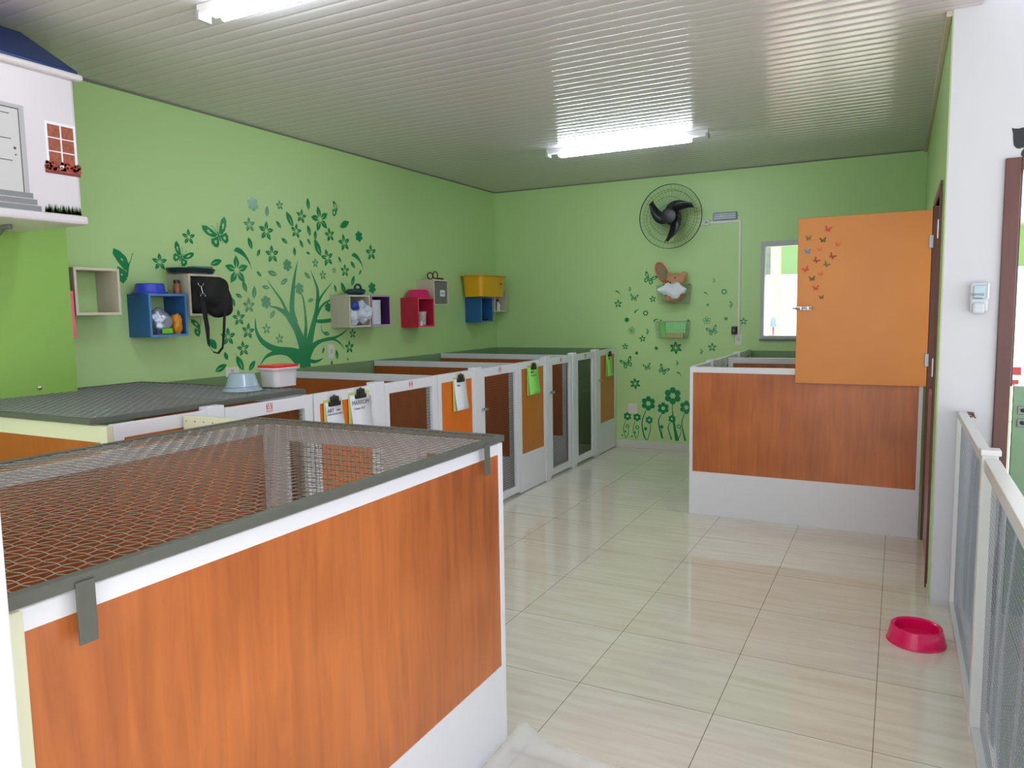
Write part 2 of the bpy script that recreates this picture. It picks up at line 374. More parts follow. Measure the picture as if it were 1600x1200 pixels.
def stroke(pts,wd):
    """tapered ribbon through 2-D points with widths"""
    P=[]; W=[]
    n=len(pts)
    for i in range(n-1):   # catmull-rom
        p0,p1,p2,p3=[Vector(pts[min(max(j,0),n-1)]) for j in (i-1,i,i+1,i+2)]
        for t in [k/5 for k in range(5)]:
            P.append(.5*((2*p1)+(p2-p0)*t+(2*p0-5*p1+4*p2-p3)*t*t+(3*p1-p0-3*p2+p3)*t**3)); W.append(wd[i]*(1-t)+wd[i+1]*t)
    P.append(Vector(pts[-1])); W.append(wd[-1])
    Lf=[];Rt=[]
    for i,p in enumerate(P):
        t=(P[min(i+1,len(P)-1)]-P[max(i-1,0)]); t=t.normalized() if t.length>1e-6 else Vector((1,0)); nn=Vector((-t.y,t.x))
        Lf.append(p+nn*W[i]/2); Rt.append(p-nn*W[i]/2)
    return [[Lf[i],Lf[i+1],Rt[i+1],Rt[i]] for i in range(len(P)-1)]
class Wall:
    def __init__(s,kind): s.k=kind; s.n=0
    def pix(s,px,py):
        if s.k=='L': p=onX(px,py,XL); return Vector((p.y,p.z))
        if s.k=='B': p=onY(px,py,YB); return Vector((p.x,p.z))
        if s.k=='D': p=onY(px,py,yd); return Vector((p.x,p.z))
    def to3(s,u,v,off):
        if s.k=='L': return (XL+off,u,v)
        if s.k=='B': return (u,YB-off,v)
        return (u,yd-off,v)
    def put(s,polys,c,size,a,name,m,parent,mir=1):
        s.n+=1; off=.0016+(s.n%7)*.00012
        mb=MB()
        for pl in polys:
            pl=[(x*mir,y) for x,y in pl]; off+=.00003
            pl=rot2(pl,a); mb.add([s.to3(c[0]+x*size,c[1]+y*size,off) for x,y in pl],[list(range(len(pl)))])
        return mb.build(name,m,parent)
    def at(s,px,py,r,polys,a,name,m,parent,mir=1):
        c=s.pix(px,py); sz=abs(s.pix(px,py-r).y-s.pix(px,py+r).y)/2
        return s.put(polys,c,sz,a,name,m,parent,mir)
LWL=Wall('L'); BWL=Wall('B'); DWL=Wall('D')
R=math.radians
# ------------------------------------------------------------ tree sticker on the left wall
tr=thing('tree_wall_sticker','large dark green vinyl tree sticker with scattered flowers and butterflies on the left wall','wall sticker',(XL+.001,5.0,1.2))
def cp3(u,v): return (360+u/4,280+v/4)
def cp2(u,v): return (80+u/4,280+v/4)
K=[abs(LWL.pix(460,500).y-LWL.pix(460,504).y)/4/4]   # metres per crop pixel
ST=[([(470,1290),(470,1200),(465,1120),(462,1060),(462,1010)],[96,96,96,100,70]),
([(470,1130),(400,1085),(290,1065),(205,1020),(162,950),(155,865)],[110,60,42,34,20,2]),
([(430,1150),(370,1090),(300,1080),(225,1108),(185,1165)],[60,46,34,18,2]),
([(462,1070),(420,950),(375,870),(340,835),(290,805),(245,795)],[80,58,56,34,18,6]),
([(405,900),(385,820),(390,700),(402,600),(420,510)],[50,44,34,18,2]),
([(360,850),(320,760),(270,690),(230,630)],[28,18,10,2]),
([(462,1040),(472,920),(465,820),(452,740),(432,690)],[40,24,16,12,3]),
([(480,1080),(515,920),(540,810),(545,700),(528,640),(500,570)],[70,44,34,24,14,2]),
([(540,800),(558,750),(590,700),(635,645)],[20,18,12,2]),
([(540,850),(565,800),(595,770),(640,750)],[22,18,14,10]),
([(520,885),(570,888),(640,880)],[18,26,26]),
([(480,1110),(520,1040),(580,1005),(650,990),(700,965),(730,935)],[60,38,22,18,12,2]),
([(560,1015),(640,1000),(690,1030),(710,1065)],[16,16,9,2]),
([(480,1130),(530,1140),(580,1120)],[30,22,3]),
([(566,910),(572,950),(600,970)],[3,7,12])]
mb=MB(); k=0
for pts,wd in ST:
    k+=1; P=[LWL.pix(*cp3(*p)) for p in pts]
    for pl in stroke([tuple(p) for p in P],[a*K[0] for a in wd]): mb.add([LWL.to3(x,y,.0012+k*.00008) for x,y in pl],[[0,1,2,3]])
mb.build('trunk',DECAL,tr)
glare_spots={(1235,790),(1345,935),(1427,998),(1238,285),(530,525),(577,600),(648,570)}  # flowers whose glare is painted with the paler vinyl
for (u,v,r,a) in [(858,362,50,0),(677,518,55,0),(1238,285,48,5),(1343,325,62,-5),(1427,163,32,8),(1562,232,46,-10),(1530,325,48,-8),(1160,570,92,2),(1380,470,58,4),(1235,790,50,0),(1172,868,52,3),(1105,985,58,0),(1230,950,52,-8),(1200,1060,50,5),(1345,935,35,0),(1427,998,34,4)]:
    LWL.at(*cp2(u,v),r/4,star(),R(a+180 if v in (1160,) else a),'flower',DECAL_GLARE if (u,v) in glare_spots else DECAL,tr)
for (u,v,r,a) in [(560,250,80,14),(620,348,46,10),(710,398,55,10),(878,460,52,6),(605,492,56,12),(530,525,30,0),(577,600,32,4),(648,570,20,0),(715,572,42,0),(743,1050,42,0),(763,965,32,0)]:
    LWL.at(*cp3(u,v),r/4,star(),R(a),'flower',DECAL_GLARE if (u,v) in glare_spots else DECAL,tr)
for (u,v,r,f) in [(140,155,50,1),(803,358,38,0),(355,538,42,1),(430,685,42,1),(222,768,46,1),(885,680,40,0),(610,800,34,0)]:
    LWL.at(*cp3(u,v),r/4,solid_flower(),R(8),'flower',DECAL_GLARE if f else DECAL,tr)
for (u,v,l,a,f) in [(485,155,75,94,0),(370,250,105,122,0),(300,283,60,135,0),(337,385,60,150,0),(122,400,80,110,0),(175,460,55,60,0),(400,452,55,92,0),(228,200,72,82,1),(490,320,72,108,0),(530,350,60,85,0),(490,390,48,130,0),(443,403,56,118,0),(545,428,115,118,0),(485,462,40,170,0),(683,502,46,125,0),(765,535,60,135,0),(810,582,40,50,0),(765,635,72,65,0),(655,683,50,108,0),(705,680,80,118,0),(178,592,50,140,0),(262,588,82,168,1),(335,640,75,30,1),(220,675,65,172,1),(480,602,65,145,1),(500,757,58,12,1),(88,670,78,112,0),(148,708,82,82,1),(52,728,56,160,0),(18,768,60,108,0),(262,845,68,48,1),(580,1070,42,62,0),(665,1095,62,98,0),(632,1152,42,75,0),(733,1125,26,140,0),(60,1150,110,118,0),(135,1165,82,48,0),(600,965,60,172,0),(30,1095,10,0,0)]:
    LWL.at(*cp3(u,v),l/8,leaf(wd=.43),R(a),'leaf',DECAL_GLARE if f else DECAL,tr)
LWL.at(*cp3(712,283),12.5,leaf(False,.42),R(25),'leaf',DECAL,tr)
LWL.at(*cp2(1030,520),12,leaf(wd=.42),R(20),'leaf',DECAL,tr)
LWL.at(*cp2(1060,1180),12.5,leaf(wd=.42),R(22),'leaf',DECAL,tr)
LWL.at(*cp2(1092,1105),7,leaf(False,.55),R(112),'leaf',DECAL,tr)
LWL.at(*cp2(1012,1030),10,leaf(False,.6),R(125),'leaf',DECAL,tr)
for (u,v,r,a) in [(85,475,21,-14),(800,500,17,-14)]: LWL.at(*cp3(u,v),r,swoosh(),R(a),'leaf',DECAL,tr)
LWL.at(*cp2(1045,352),25,butterfly(.36),R(22),'butterfly',DECAL,tr)
LWL.at(*cp2(812,485),19,butterfly(.36),R(-28),'butterfly',DECAL,tr)
LWL.at(*cp2(452,552),31,side_butterfly(.14),R(8),'butterfly',DECAL,tr)
LWL.at(*cp2(915,930),17,side_butterfly(.3),R(20),'butterfly',DECAL,tr)
LWL.at(*cp3(655,192),14,side_butterfly(.5),R(-5),'butterfly',DECAL,tr)
# ------------------------------------------------------------ garden sticker on the back wall
gs=thing('garden_wall_sticker','dark green vinyl garden sticker of stemmed flowers, stars and butterflies on the back wall','wall sticker',(-2.3,YB-.001,.1))
def c7(u,v): return (920+u/3.75,380+v/3.75)
for (u,v,r,a) in [(172,355,25,0),(375,327,21,8),(315,560,21,5),(214,605,20,0),(510,613,38,4),(723,610,27,0),(272,823,33,6),(907,458,23,0)]:
    BWL.at(*c7(u,v),r/3.75,star(6 if r>30 else 5),R(a),'star_flower',DECAL,gs)
for (u,v,r) in [(252,513,23),(692,453,24)]: BWL.at(*c7(u,v),r/3.75,thin_flower(),0,'flower',DECAL,gs)
for (u,v,r) in [(333,410,17),(793,284,18),(227,1072,12),(284,1078,13),(529,1074,14)]: BWL.at(*c7(u,v),r/3.75,ring(.5,.9,18,6,.1),0,'flower',DECAL,gs)
for (u,v,r) in [(223,449,16),(697,361,9),(804,442,12),(396,615,12),(281,644,11),(333,1087,12),(427,1076,13),(197,1125,6),(253,1132,6),(214,1103,7),(271,1109,7)]: BWL.at(*c7(u,v),r/3.75,solid_flower(),0,'blossom',DECAL,gs)
for (u,v,r,a) in [(355,212,40,-25),(265,322,25,-8),(725,515,33,20),(225,705,38,22),(343,727,24,15),(435,745,32,-30)]: BWL.at(*c7(u,v),r/3.75,butterfly(),R(a),'butterfly',DECAL,gs)
for (u,v,r) in [(242,272,16),(735,220,16),(836,362,22),(662,637,18),(520,705,16),(346,520,19)]: BWL.at(*c7(u,v),r/3.75,side_butterfly(.45),R(0),'butterfly',DECAL,gs)
for (u,v,r,a) in [(173,287,19,-10),(280,395,20,60),(395,447,20,45),(690,295,19,-15),(533,765,20,-15)]: BWL.at(*c7(u,v),r/3.75,swoosh(),R(a),'leaf',DECAL,gs)
for (u,v,r,h) in [(349,939,43,.4),(436,967,35,.38),(492,894,51,.38),(572,962,40,.4),(227,1014,24,.42),(283,1020,24,.42),(354,1036,23,.42),(488,1029,23,.42)]: BWL.at(*c7(u,v),r/3.75,round_flower(h),0,'flower',DECAL,gs)
KB=abs(BWL.pix(1040,600).y-BWL.pix(1040,604).y)/4/3.75
for pts,wd in [([(335,980),(312,1050),(325,1130),(343,1155)],[5,7,9,3]),([(362,1056),(360,1100),(343,1155)],[3,5,3]),([(428,1000),(408,1050),(432,1145)],[4,7,11]),([(425,1090),(430,1120),(432,1145)],[3,4,4]),
 ([(492,943),(490,980),(503,1080),(518,1158)],[4,5,15,24]),([(480,1048),(465,1080),(485,1152)],[3,6,8]),([(536,1086),(540,1110),(520,1158)],[3,4,5]),([(560,1000),(545,1060),(566,1158)],[4,6,12]),
 ([(218,1036),(203,1090),(218,1142)],[3,4,4]),([(235,1085),(232,1115),(218,1142)],[2,4,3]),([(272,1042),(260,1090),(276,1146)],[3,4,4]),([(290,1090),(290,1120),(276,1146)],[2,4,3])]:
    mb=MB(); P=[tuple(BWL.pix(*c7(*p))) for p in pts]
    for pl in stroke(P,[a*KB for a in wd]): mb.add([BWL.to3(x,y,.0012) for x,y in pl],[[0,1,2,3]])
    mb.build('stem',DECAL,gs)
# ------------------------------------------------------------ little butterflies stuck on the orange leaf
bc={'r':mat('red_sticker',(205,60,30),.5),'o':mat('orange_sticker',(225,95,40),.5),'g':mat('olive_sticker',(118,104,40),.5),'b':mat('blue_sticker',(80,140,190),.5),'m':mat('crimson_sticker',(170,30,30),.5),'k':mat('brown_sticker',(96,66,30),.5)}
for (u,v,r,c,a) in [(380,200,38,'r',-15),(165,300,34,'g',0),(325,322,36,'k',5),(488,370,28,'o',-10),(155,450,36,'b',0),(292,425,26,'o',20),(425,500,36,'m',-35),(248,545,34,'m',-40),(360,590,34,'g',-40),(138,645,36,'r',30),(302,695,28,'o',25),(205,748,34,'k',8),(245,850,34,'r',5),(308,952,26,'k',10)]:
    px,py=1240+u/7.06,330+v/7.06
    DWL.at(px,py,r/7.06,butterfly(.35),R(a),'butterfly_sticker',bc[c],ul)
# ------------------------------------------------------------ kennels: left row
def xyz(axis,a,b,c):   # axis 'L': front plane normal +x, run along y.  a=depth from front (into cage), b=along, c=z
    return (XF-a,b,c) if axis=='L' else (-1.49+a,b,c)
def frame_panel(ax,b0,b1,wood,parent,name='front_panel'):
    """white framed front panel: stiles, top rail, kick board and veneer"""
    f=MB(); s=.05
    f.bbox(xyz(ax,0,b0,.01),xyz(ax,.035,b0+s,1.215),.002).bbox(xyz(ax,0,b1-s*.6,.01),xyz(ax,.035,b1,1.215),.002)
    f.bbox(xyz(ax,0,b0,1.155),xyz(ax,.035,b1,1.218),.002).bbox(xyz(ax,.002,b0,.01),xyz(ax,.033,b1,.362),.002)
    o=f.build(name,ALU,parent)
    MB().box(xyz(ax,.008,b0+s-.005,.355),xyz(ax,.027,b1-s*.6+.005,1.16)).build('veneer',wood,o)
    return o
def grid_mesh(ax,b0,b1,z0,z1,a,pitch=.022,r=.0013):
    mb=MB(); n=int((b1-b0)/pitch)
    for i in range(1,n):
        b=b0+i*(b1-b0)/n; mb.tube([xyz(ax,a,b,z0),xyz(ax,a,b,z1)],r,4,False,smooth=False)
    n=int((z1-z0)/pitch)
    for i in range(1,n):
        z=z0+i*(z1-z0)/n; mb.tube([xyz(ax,a+.0026,b0,z),xyz(ax,a+.0026,b1,z)],r,4,False,smooth=False)
    return mb
def kennel_door(ax,b0,b1,parent,num=None,latch=None,wide=.07):
    f=MB(); s=.055
    f.bbox(xyz(ax,0,b0+.004,.03),xyz(ax,.03,b0+s,1.218),.003).bbox(xyz(ax,0,b1-wide,.03),xyz(ax,.03,b1-.004,1.218),.003)
    f.bbox(xyz(ax,.001,b0+.004,1.145),xyz(ax,.031,b1-.004,1.216),.003).bbox(xyz(ax,.001,b0+.004,.03),xyz(ax,.031,b1-.004,.095),.003)
    o=f.build('door',ALU,parent)
    grid_mesh(ax,b0+s,b1-wide,.09,1.15,.02).build('mesh',DWIRE,o)
    if num:
        c=(b0+b1)/2-.02
        pl=MB().box(xyz(ax,-.0015,c-.022,1.163),xyz(ax,.001,c+.022,1.207)).build('number_plate',PAPER,o)
        # red border + digits
        m=MB(); a=-.002
        for (p,q,r_,t) in [(-.022,.022,1.204,1.207),(-.022,.022,1.163,1.166),(-.022,-.019,1.163,1.207),(.019,.022,1.163,1.207)]: m.box(xyz(ax,a,c+p,r_),xyz(ax,a+.0008,c+q,t))
        m.build('number_border',RED,o)
        if ax=='L': text('number',num,.040,xyz(ax,-.0022,c,1.185),(0,1,0),(0,0,1),RED,o)
    if latch:
        mb=MB(); z=.875
        mb.bbox(xyz(ax,-.006,latch-.03,z-.012),xyz(ax,0,latch+.03,z+.012),.002).tube([xyz(ax,-.012,latch-.045,z),xyz(ax,-.012,latch+.04,z)],.006).tube([xyz(ax,-.012,latch,z),xyz(ax,-.035,latch,z+.004)],.005)
        mb.lathe(xyz(ax,-.02,latch+.03,z),[(.001,-.012),(.012,-.01),(.012,.01),(.001,.012)],12,'X')
        mb.build('latch',CHROME,o)
    return o
def post(ax,b0,b1,parent,top=1.235):
    return MB().bbox(xyz(ax,-.004,b0,.0),xyz(ax,.06,b1,top),.003).build('post',ALU,parent)
def partition(ax,b,depth,parent,wood,t=.03,rail=True,d0=.062):
    w_=MB().box(xyz(ax,d0,b-.008,.34),xyz(ax,depth,b+.008,1.165)).build('partition',wood,parent)
    MB().bbox(xyz(ax,d0,b-t/2,1.16),xyz(ax,depth,b+t/2,1.215),.003).bbox(xyz(ax,d0,b-t/2,.0),xyz(ax,d0+.045,b+t/2,1.2),.003).bbox(xyz(ax,d0,b-t/2+.004,0),xyz(ax,depth,b+t/2-.004,.345),.002).build('partition_frame',KICK,w_)
KD=1.64
# kennel 1 (nearest, lid on): end panel at y=2.0, panel, post, door 03
k=thing('kennel','first wire-lidded kennel of the left row, with number 03 on its door','kennel',(-3.85,2.7,0),'kennels of the left row')
frame_panel('L',2.0315,2.53,WOOD,k)
MB().bbox((XF-KD,2.0,0),(XF-.001,2.03,.345),.002).bbox((XF-KD,2.0,1.14),(XF-.001,2.03,1.215),.003).bbox((XF-.05,2.0,0),(XF-.001,2.03,1.21),.003).bbox((XF-KD,2.0,0),(XF-KD+.05,2.03,1.21),.003).build('end_frame',CREAM,k)
MB().box((XF-KD+.04,2.006,.34),(XF-.04,2.024,1.15)).build('end_panel',WOODD,k)
post('L',2.53,2.635,k); kennel_door('L',2.637,3.285,k,'03',latch=2.66); partition('L',3.29,KD,k,WOODD)
k=thing('kennel','second kennel of the left row, with number 04 and two white clipboards hung on it','kennel',(-3.85,3.95,0),'kennels of the left row')
frame_panel('L',3.292,3.855,WOODL,k); post('L',3.855,3.965,k); kennel_door('L',3.967,4.615,k,'04',latch=3.99); partition('L',4.63,KD,k,WOODD)
k=thing('kennel','third kennel of the left row, with number 05 and one white clipboard','kennel',(-3.85,5.3,0),'kennels of the left row')
frame_panel('L',4.618,5.155,WOODL,k); post('L',5.155,5.268,k); kennel_door('L',5.27,5.955,k,'05',latch=5.29); partition('L',5.965,KD,k,WOODD)
k=thing('kennel','fourth kennel of the left row, its panel carrying a lime green clipboard','kennel',(-3.85,6.6,0),'kennels of the left row')
frame_panel('L',5.958,6.52,WOOD_REFLECT,k); post('L',6.52,6.632,k); kennel_door('L',6.634,7.2,k,'06',latch=6.65); partition('L',7.19,KD,k,WOODD)
k=thing('kennel','last kennel of the left row, in the corner against the back wall','kennel',(-3.85,7.9,0),'kennels of the left row')
post('L',7.205,7.3,k); kennel_door('L',7.302,7.86,k,'07',latch=7.985); post('L',7.862,7.985,k); frame_panel('L',7.985,8.55,WOOD_REFLECT,k)
# ------------------------------------------------------------ right row
RD=1.67
k=thing('kennel','nearer kennel of the right row, its veneered end under the orange door leaf','kennel',(-.65,6.5,0),'kennels of the right row')
y0=5.965
MB().bbox((-1.49,y0,0),(.17,y0+.03,.357),.002).bbox((-1.49,y0,1.17),(.17,y0+.035,1.215),.002).bbox((-1.49,y0,0),(-1.465,y0+.03,1.21),.002).bbox((.145,y0,0),(.17,y0+.03,1.21),.002).build('end_frame',ALU,k)
MB().box((-1.47,y0+.006,.35),(.15,y0+.024,1.175)).build('end_panel',WOOD,k)
frame_panel('R',5.998,6.55,WOOD,k); post('R',6.55,6.68,k,1.23); kennel_door('R',6.684,7.2,k); partition('R',7.2,RD,k,WOOD,.04)
k=thing('kennel','farther kennel of the right row, below the window','kennel',(-.65,7.9,0),'kennels of the right row')
kennel_door('R',7.22,7.78,k); post('R',7.784,7.9,k,1.23); frame_panel('R',7.902,8.55,WOOD,k)
# ------------------------------------------------------------ near kennel
NX0,NX1,NY0,NY1=-2.565,-1.324,.69,2.44
k=thing('kennel','large near kennel with broad orange veneer side, lower left of the view','kennel',(-1.96,1.55,0))
MB().bbox((NX1-.03,NY0,0),(NX1,NY1,.318),.002).bbox((NX1-.035,NY0,1.15),(NX1,NY1,1.192),.002).bbox((NX1-.03,NY1-.03,0),(NX1+.0005,NY1,1.19),.002).build('side_frame',ALU,k)
MB().bbox((NX1-.03,NY0-.03,0),(NX1+.0005,NY0+.006,1.19),.002).build('side_stile',CREAM,k)
MB().box((NX1-.022,NY0,.31),(NX1-.003,NY1-.02,1.156)).build('side_panel',WOOD,k)
f=MB().bbox((NX0,NY0-.03,1.15),(NX0+.035,NY1,1.195),.002).bbox((NX0,NY0-.03,0),(NX0+.03,NY1,.34),.002).build('back_frame',KICK,k)
MB().box((NX0+.006,NY0,.33),(NX0+.024,NY1,1.155)).build('back_panel',WOOD,k)
MB().bbox((NX0,NY0-.03,0),(NX1-.04,NY0,.34),.002).bbox((NX0,NY0-.03,1.15),(NX1-.04,NY0,1.195),.002).build('near_frame',KICK,k)
MB().box((NX0+.01,NY0-.02,.33),(NX1-.04,NY0-.004,1.155)).build('near_panel',WOODD,k)
# far face: door with open mesh, seam, post, panel
fa=MB().bbox((NX0,NY1-.03,0),(-2.52,NY1,1.195),.002).build('jamb',ALU,k)
MB().bbox((-1.80,NY1-.05,0),(-1.68,NY1,1.195),.003).bbox((-1.68,NY1-.03,1.13),(NX1-.03,NY1,1.195),.002).bbox((-1.68,NY1-.03,0),(NX1-.03,NY1,.34),.002).bbox((-1.68,NY1-.03,0),(-1.655,NY1,1.195),.002).build('far_frame',ALU,k)
MB().box((-1.66,NY1-.022,.33),(NX1-.03,NY1-.008,1.14)).build('far_panel',WOODD,k)
dn=MB().bbox((-2.515,NY1-.03,.02),(-2.41,NY1,1.195),.003).bbox((-1.87,NY1-.03,.02),(-1.803,NY1,1.195),.003).bbox((-2.515,NY1-.03,1.13),(-1.803,NY1,1.195),.003).bbox((-2.515,NY1-.03,.02),(-1.803,NY1,.09),.003).build('door',ALU,k)
mb=MB()
n=24
for i in range(1,n): x=-2.41+i*.54/n; mb.tube([(x,NY1-.014,.09),(x,NY1-.014,1.13)],.0013,4,False,smooth=False)
n=46
for i in range(1,n): z=.09+i*1.04/n; mb.tube([(-2.41,NY1-.017,z),(-1.87,NY1-.017,z)],.0013,4,False,smooth=False)
mb.build('mesh',DWIRE,dn)
# ------------------------------------------------------------ wire lids
def lid(label,x0,x1,y0,y1,z,hooks,pitch=.03,bar=.024,wm=WIRE,gm=GREY):
    t=thing('framed_wire_grid',label,'lid',((x0+x1)/2,(y0+y1)/2,z),'wire lids')
    b=bar
    MB().bbox((x0,y0,z),(x1,y0+b,z+b),.002).bbox((x0,y1-b,z),(x1,y1,z+b),.002).bbox((x0,y0+b,z),(x0+b,y1-b,z+b),.002).bbox((x1-b,y0+b,z),(x1,y1-b,z+b),.002).build('frame',gm,t)
    mb=MB(); nx=int((x1-x0-2*b)/pitch); ny=int((y1-y0-2*b)/pitch); zz=z+b*.85; A=.0018; r=.0012
    px=(x1-x0-2*b)/nx; py=(y1-y0-2*b)/ny
    for i in range(1,nx):
        x=x0+b+i*px; pts=[]
        for j in range(ny*2+1):
            s=(1 if (i+j//2)%2 else -1) if j%2==0 else 0
            pts.append((x,y0+b+j*py/2,zz+A*s))
        mb.tube(pts,r,4,False,smooth=False)
    for j in range(1,ny):
        y=y0+b+j*py; pts=[]
        for i in range(nx*2+1):
            s=(-1 if (j+i//2)%2 else 1) if i%2==0 else 0
            pts.append((x0+b+i*px/2,y,zz+A*s))
        mb.tube(pts,r,4,False,smooth=False)
    mb.build('wire_mesh',wm,t)
    for (hx,hy,ln) in hooks:
        MB().bbox((hx,hy-.0175,z-ln),(hx+.005,hy+.0175,z+.012),.001).build('hook',gm,t)
    return t
lid('grey framed wire lid on the near kennel',-2.585,-1.300,.60,2.415,1.203,[(-1.299,.79,.105),(-1.299,2.275,.10)])
lid('grey framed wire lid carrying the basin and the red-lidded tub',-4.60,-3.112,1.97,3.30,1.222,[],.028,.026,mat('dull_wire',(150,154,154),.45,metal=.4),mat('dark_grey_steel',(86,90,84),.5))
# ------------------------------------------------------------ cream mesh gate across the aisle at y=2.4
k=thing('aisle_gate','cream metal gate with dark wire mesh between the near kennel and the left row','gate',(-2.83,2.4,0))
MB().bbox((XF+.012,2.38,1.145),(-2.65,2.41,1.215),.002).bbox((XF+.012,2.38,.02),(-2.65,2.41,.10),.002).bbox((XF+.012,2.38,.02),(XF+.04,2.41,1.21),.002).bbox((-2.68,2.38,.02),(-2.65,2.41,1.21),.002).build('gate_frame',CREAM,k)
mb=MB()
for i in range(1,15): x=XF+.04+i*.325/15; mb.tube([(x,2.395,.1),(x,2.395,1.15)],.0017,4,False,smooth=False)
for i in range(1,50): z=.1+i*.021; mb.tube([(XF+.04,2.398,z),(-2.68,2.398,z)],.0017,4,False,smooth=False)
mb.build('mesh',BLACK,k)
mb=MB()
for i in range(6): mb.lathe((XF+.035+i*.06,2.379,1.19),[(.004,-.001),(.004,.001)],8,'Y')
mb.build('screws',mat('screw',(150,140,110),.4,metal=.6),k)
# white post beside near kennel
pp=MB().bbox((-1.27,.56,0),(-1.20,.612,1.43),.004).build('kennel_post',ALU)
tag(pp,'white post at the left edge of the view, beside the near kennel','post')
# ------------------------------------------------------------ clipboards
def clipboard(label,y0,y1,z0,z1,card,paper,lines,group='clipboards on the kennel fronts',tilt=.02):
    t=thing('clipboard',label,'clipboard',(XF,(y0+y1)/2,z0),group)
    X=XF+.004
    MB().bbox((X-.004,y0-.004,z0-.004),(X,y1+.003,z1+.008),.001).build('board',card,t)
    # hanging sheet curling away from the board towards its foot
    n=8; vs=[]
    for i in range(n+1):
        f=i/n; z=z1-.01-(z1-z0-.01)*f
        for y in (y0+.004+tilt*f,y1+tilt*f): vs.append((X+.003+.015*f**2,y,z))
    mb=MB().add(vs,[[2*i,2*i+1,2*i+3,2*i+2] for i in range(n)],True)
    o=mb.build('sheet',paper,t,solid=.0012)
    yc=(y0+y1)/2; c=MB().bbox((X+.004,yc-.050,z1-.034),(X+.02,yc+.050,z1-.006),.003).bbox((X+.004,yc-.032,z1-.01),(X+.024,yc+.032,z1+.026),.006)
    c.tube([(X+.012,yc-.02,z1+.02),(X+.012,yc,z1+.034),(X+.012,yc+.02,z1+.02)],.003)
    c.build('clip',BLACK,t)
    for (s,sz,dy,dz,mm) in lines:
        f=dz/(z1-z0); text('writing',s,sz,(X+.0055+.015*f**2,yc+dy+tilt*f,z1-dz),(0,1,0),(.04,0,1),mm,t)
    return t
GI=mat('grey_ink',(110,110,125),.6)
clipboard('clipboard headed ART on the second left kennel, left of the pair',3.375,3.53,.93,1.165,YPAPER,PAPER,[('ART',.032,-.035,.062,INK),('Seleto',.016,.035,.062,GI),('COMPORTADO PARTO',.013,0,.085,GI)])
clipboard('clipboard headed MARROM on the second left kennel, right of the pair',3.60,3.80,.93,1.185,YPAPER,PAPER,[('MARROM',.040,-.0,.062,GI),('Comer 2x/7',.022,-.015,.098,GI)])
clipboard('clipboard with a long blank white sheet on the third left kennel',4.83,5.01,.92,1.175,YPAPER,PAPER,[('Nina',.024,-.03,.06,GI)])
clipboard('clipboard with a lime green sheet on the fourth left kennel',6.12,6.34,.905,1.172,YPAPER,LIME,[('BELA',.03,-.02,.06,INK),('ração 2x ao dia',.018,0,.09,INK)])
clipboard('clipboard with a lime green sheet on the corner kennel by the back wall',8.21,8.40,.90,1.165,YPAPER,LIME,[('TEO',.03,-.02,.06,INK)])
# ------------------------------------------------------------ cube shelves on the left wall
BEI=wood_mat('beige_laminate',(182,172,156),(198,190,174),.5,freq=3)
BEIE=mat('pale_edge_band',(206,198,180),.5)
BLU=mat('blue_laminate',(36,92,150),.4); BLUE_E=mat('blue_edge',(78,132,190),.4)
PNK=mat('pink_laminate',(190,30,66),.4); PNKE=mat('pink_edge',(222,70,100),.4)
PUR=mat('purple_laminate',(72,44,92),.4); PURE=mat('lilac_edge',(180,150,180),.5)
ROSE=mat('rose_laminate',(236,96,120),.4)
def cube(label,y0,y1,z0,z1,m,me,x1=-4.475,x0=XL,back=None):
    t=thing('cube_shelf',label,'shelf',(XL,(y0+y1)/2,z0),'cube shelves on the left wall'); e=.016
    MB().box((x0,y0,z0),(x1-.002,y1,z0+e)).box((x0,y0,z1-e),(x1-.002,y1,z1)).box((x0,y0,z0+e),(x1-.002,y0+e,z1-e)).box((x0,y1-e,z0+e),(x1-.002,y1,z1-e)).build('shell',m,t)
    MB().box((x1-.002,y0,z0),(x1,y1,z0+e)).box((x1-.002,y0,z1-e),(x1,y1,z1)).box((x1-.002,y0,z0+e),(x1,y0+e,z1-e)).box((x1-.002,y1-e,z0+e),(x1,y1,z1-e)).build('edge_band',me,t)
    return t
t=thing('pink_board','narrow rose pink board fixed to the end of the green pier','board',(-4.56,2.765,1.565))
MB().bbox((-4.68,2.757,1.565),(-4.452,2.776,1.853),.003).build('board',ROSE,t)
MB().bbox((-4.66,2.7765,1.60),(-4.47,2.779,1.82),.001).build('backing',BEI,t)
cube('empty beige cube shelf, first one right of the green pier',2.80,3.10,1.705,2.0,BEI,BEIE)
cube('blue cube shelf holding silver and orange packets',3.30,3.60,1.55,1.845,BLU,BLUE_E)
cube('beige cube shelf stuffed with the black shoulder bag',3.625,3.925,1.69,1.99,BEI,BEIE)
cube('beige cube shelf holding crumpled blue and white bags',5.35,5.66,1.56,1.86,BEI,BEIE)
cube('purple cube shelf with a white canister',5.672,5.975,1.562,1.862,PUR,PURE)
cube('pink cube shelf with a small patterned tub inside',6.45,6.752,1.532,1.845,PNK,PNKE)
bx4=cube('beige cube shelf closed by a grey front with a white tag',6.757,7.052,1.763,2.043,BEI,BEIE)
cube('blue cube shelf under the yellow bin',7.777,8.065,1.559,1.863,BLU,BLUE_E)
cube('beige cube shelf nearest the back corner',8.12,8.44,1.68,1.955,BEI,BEIE)
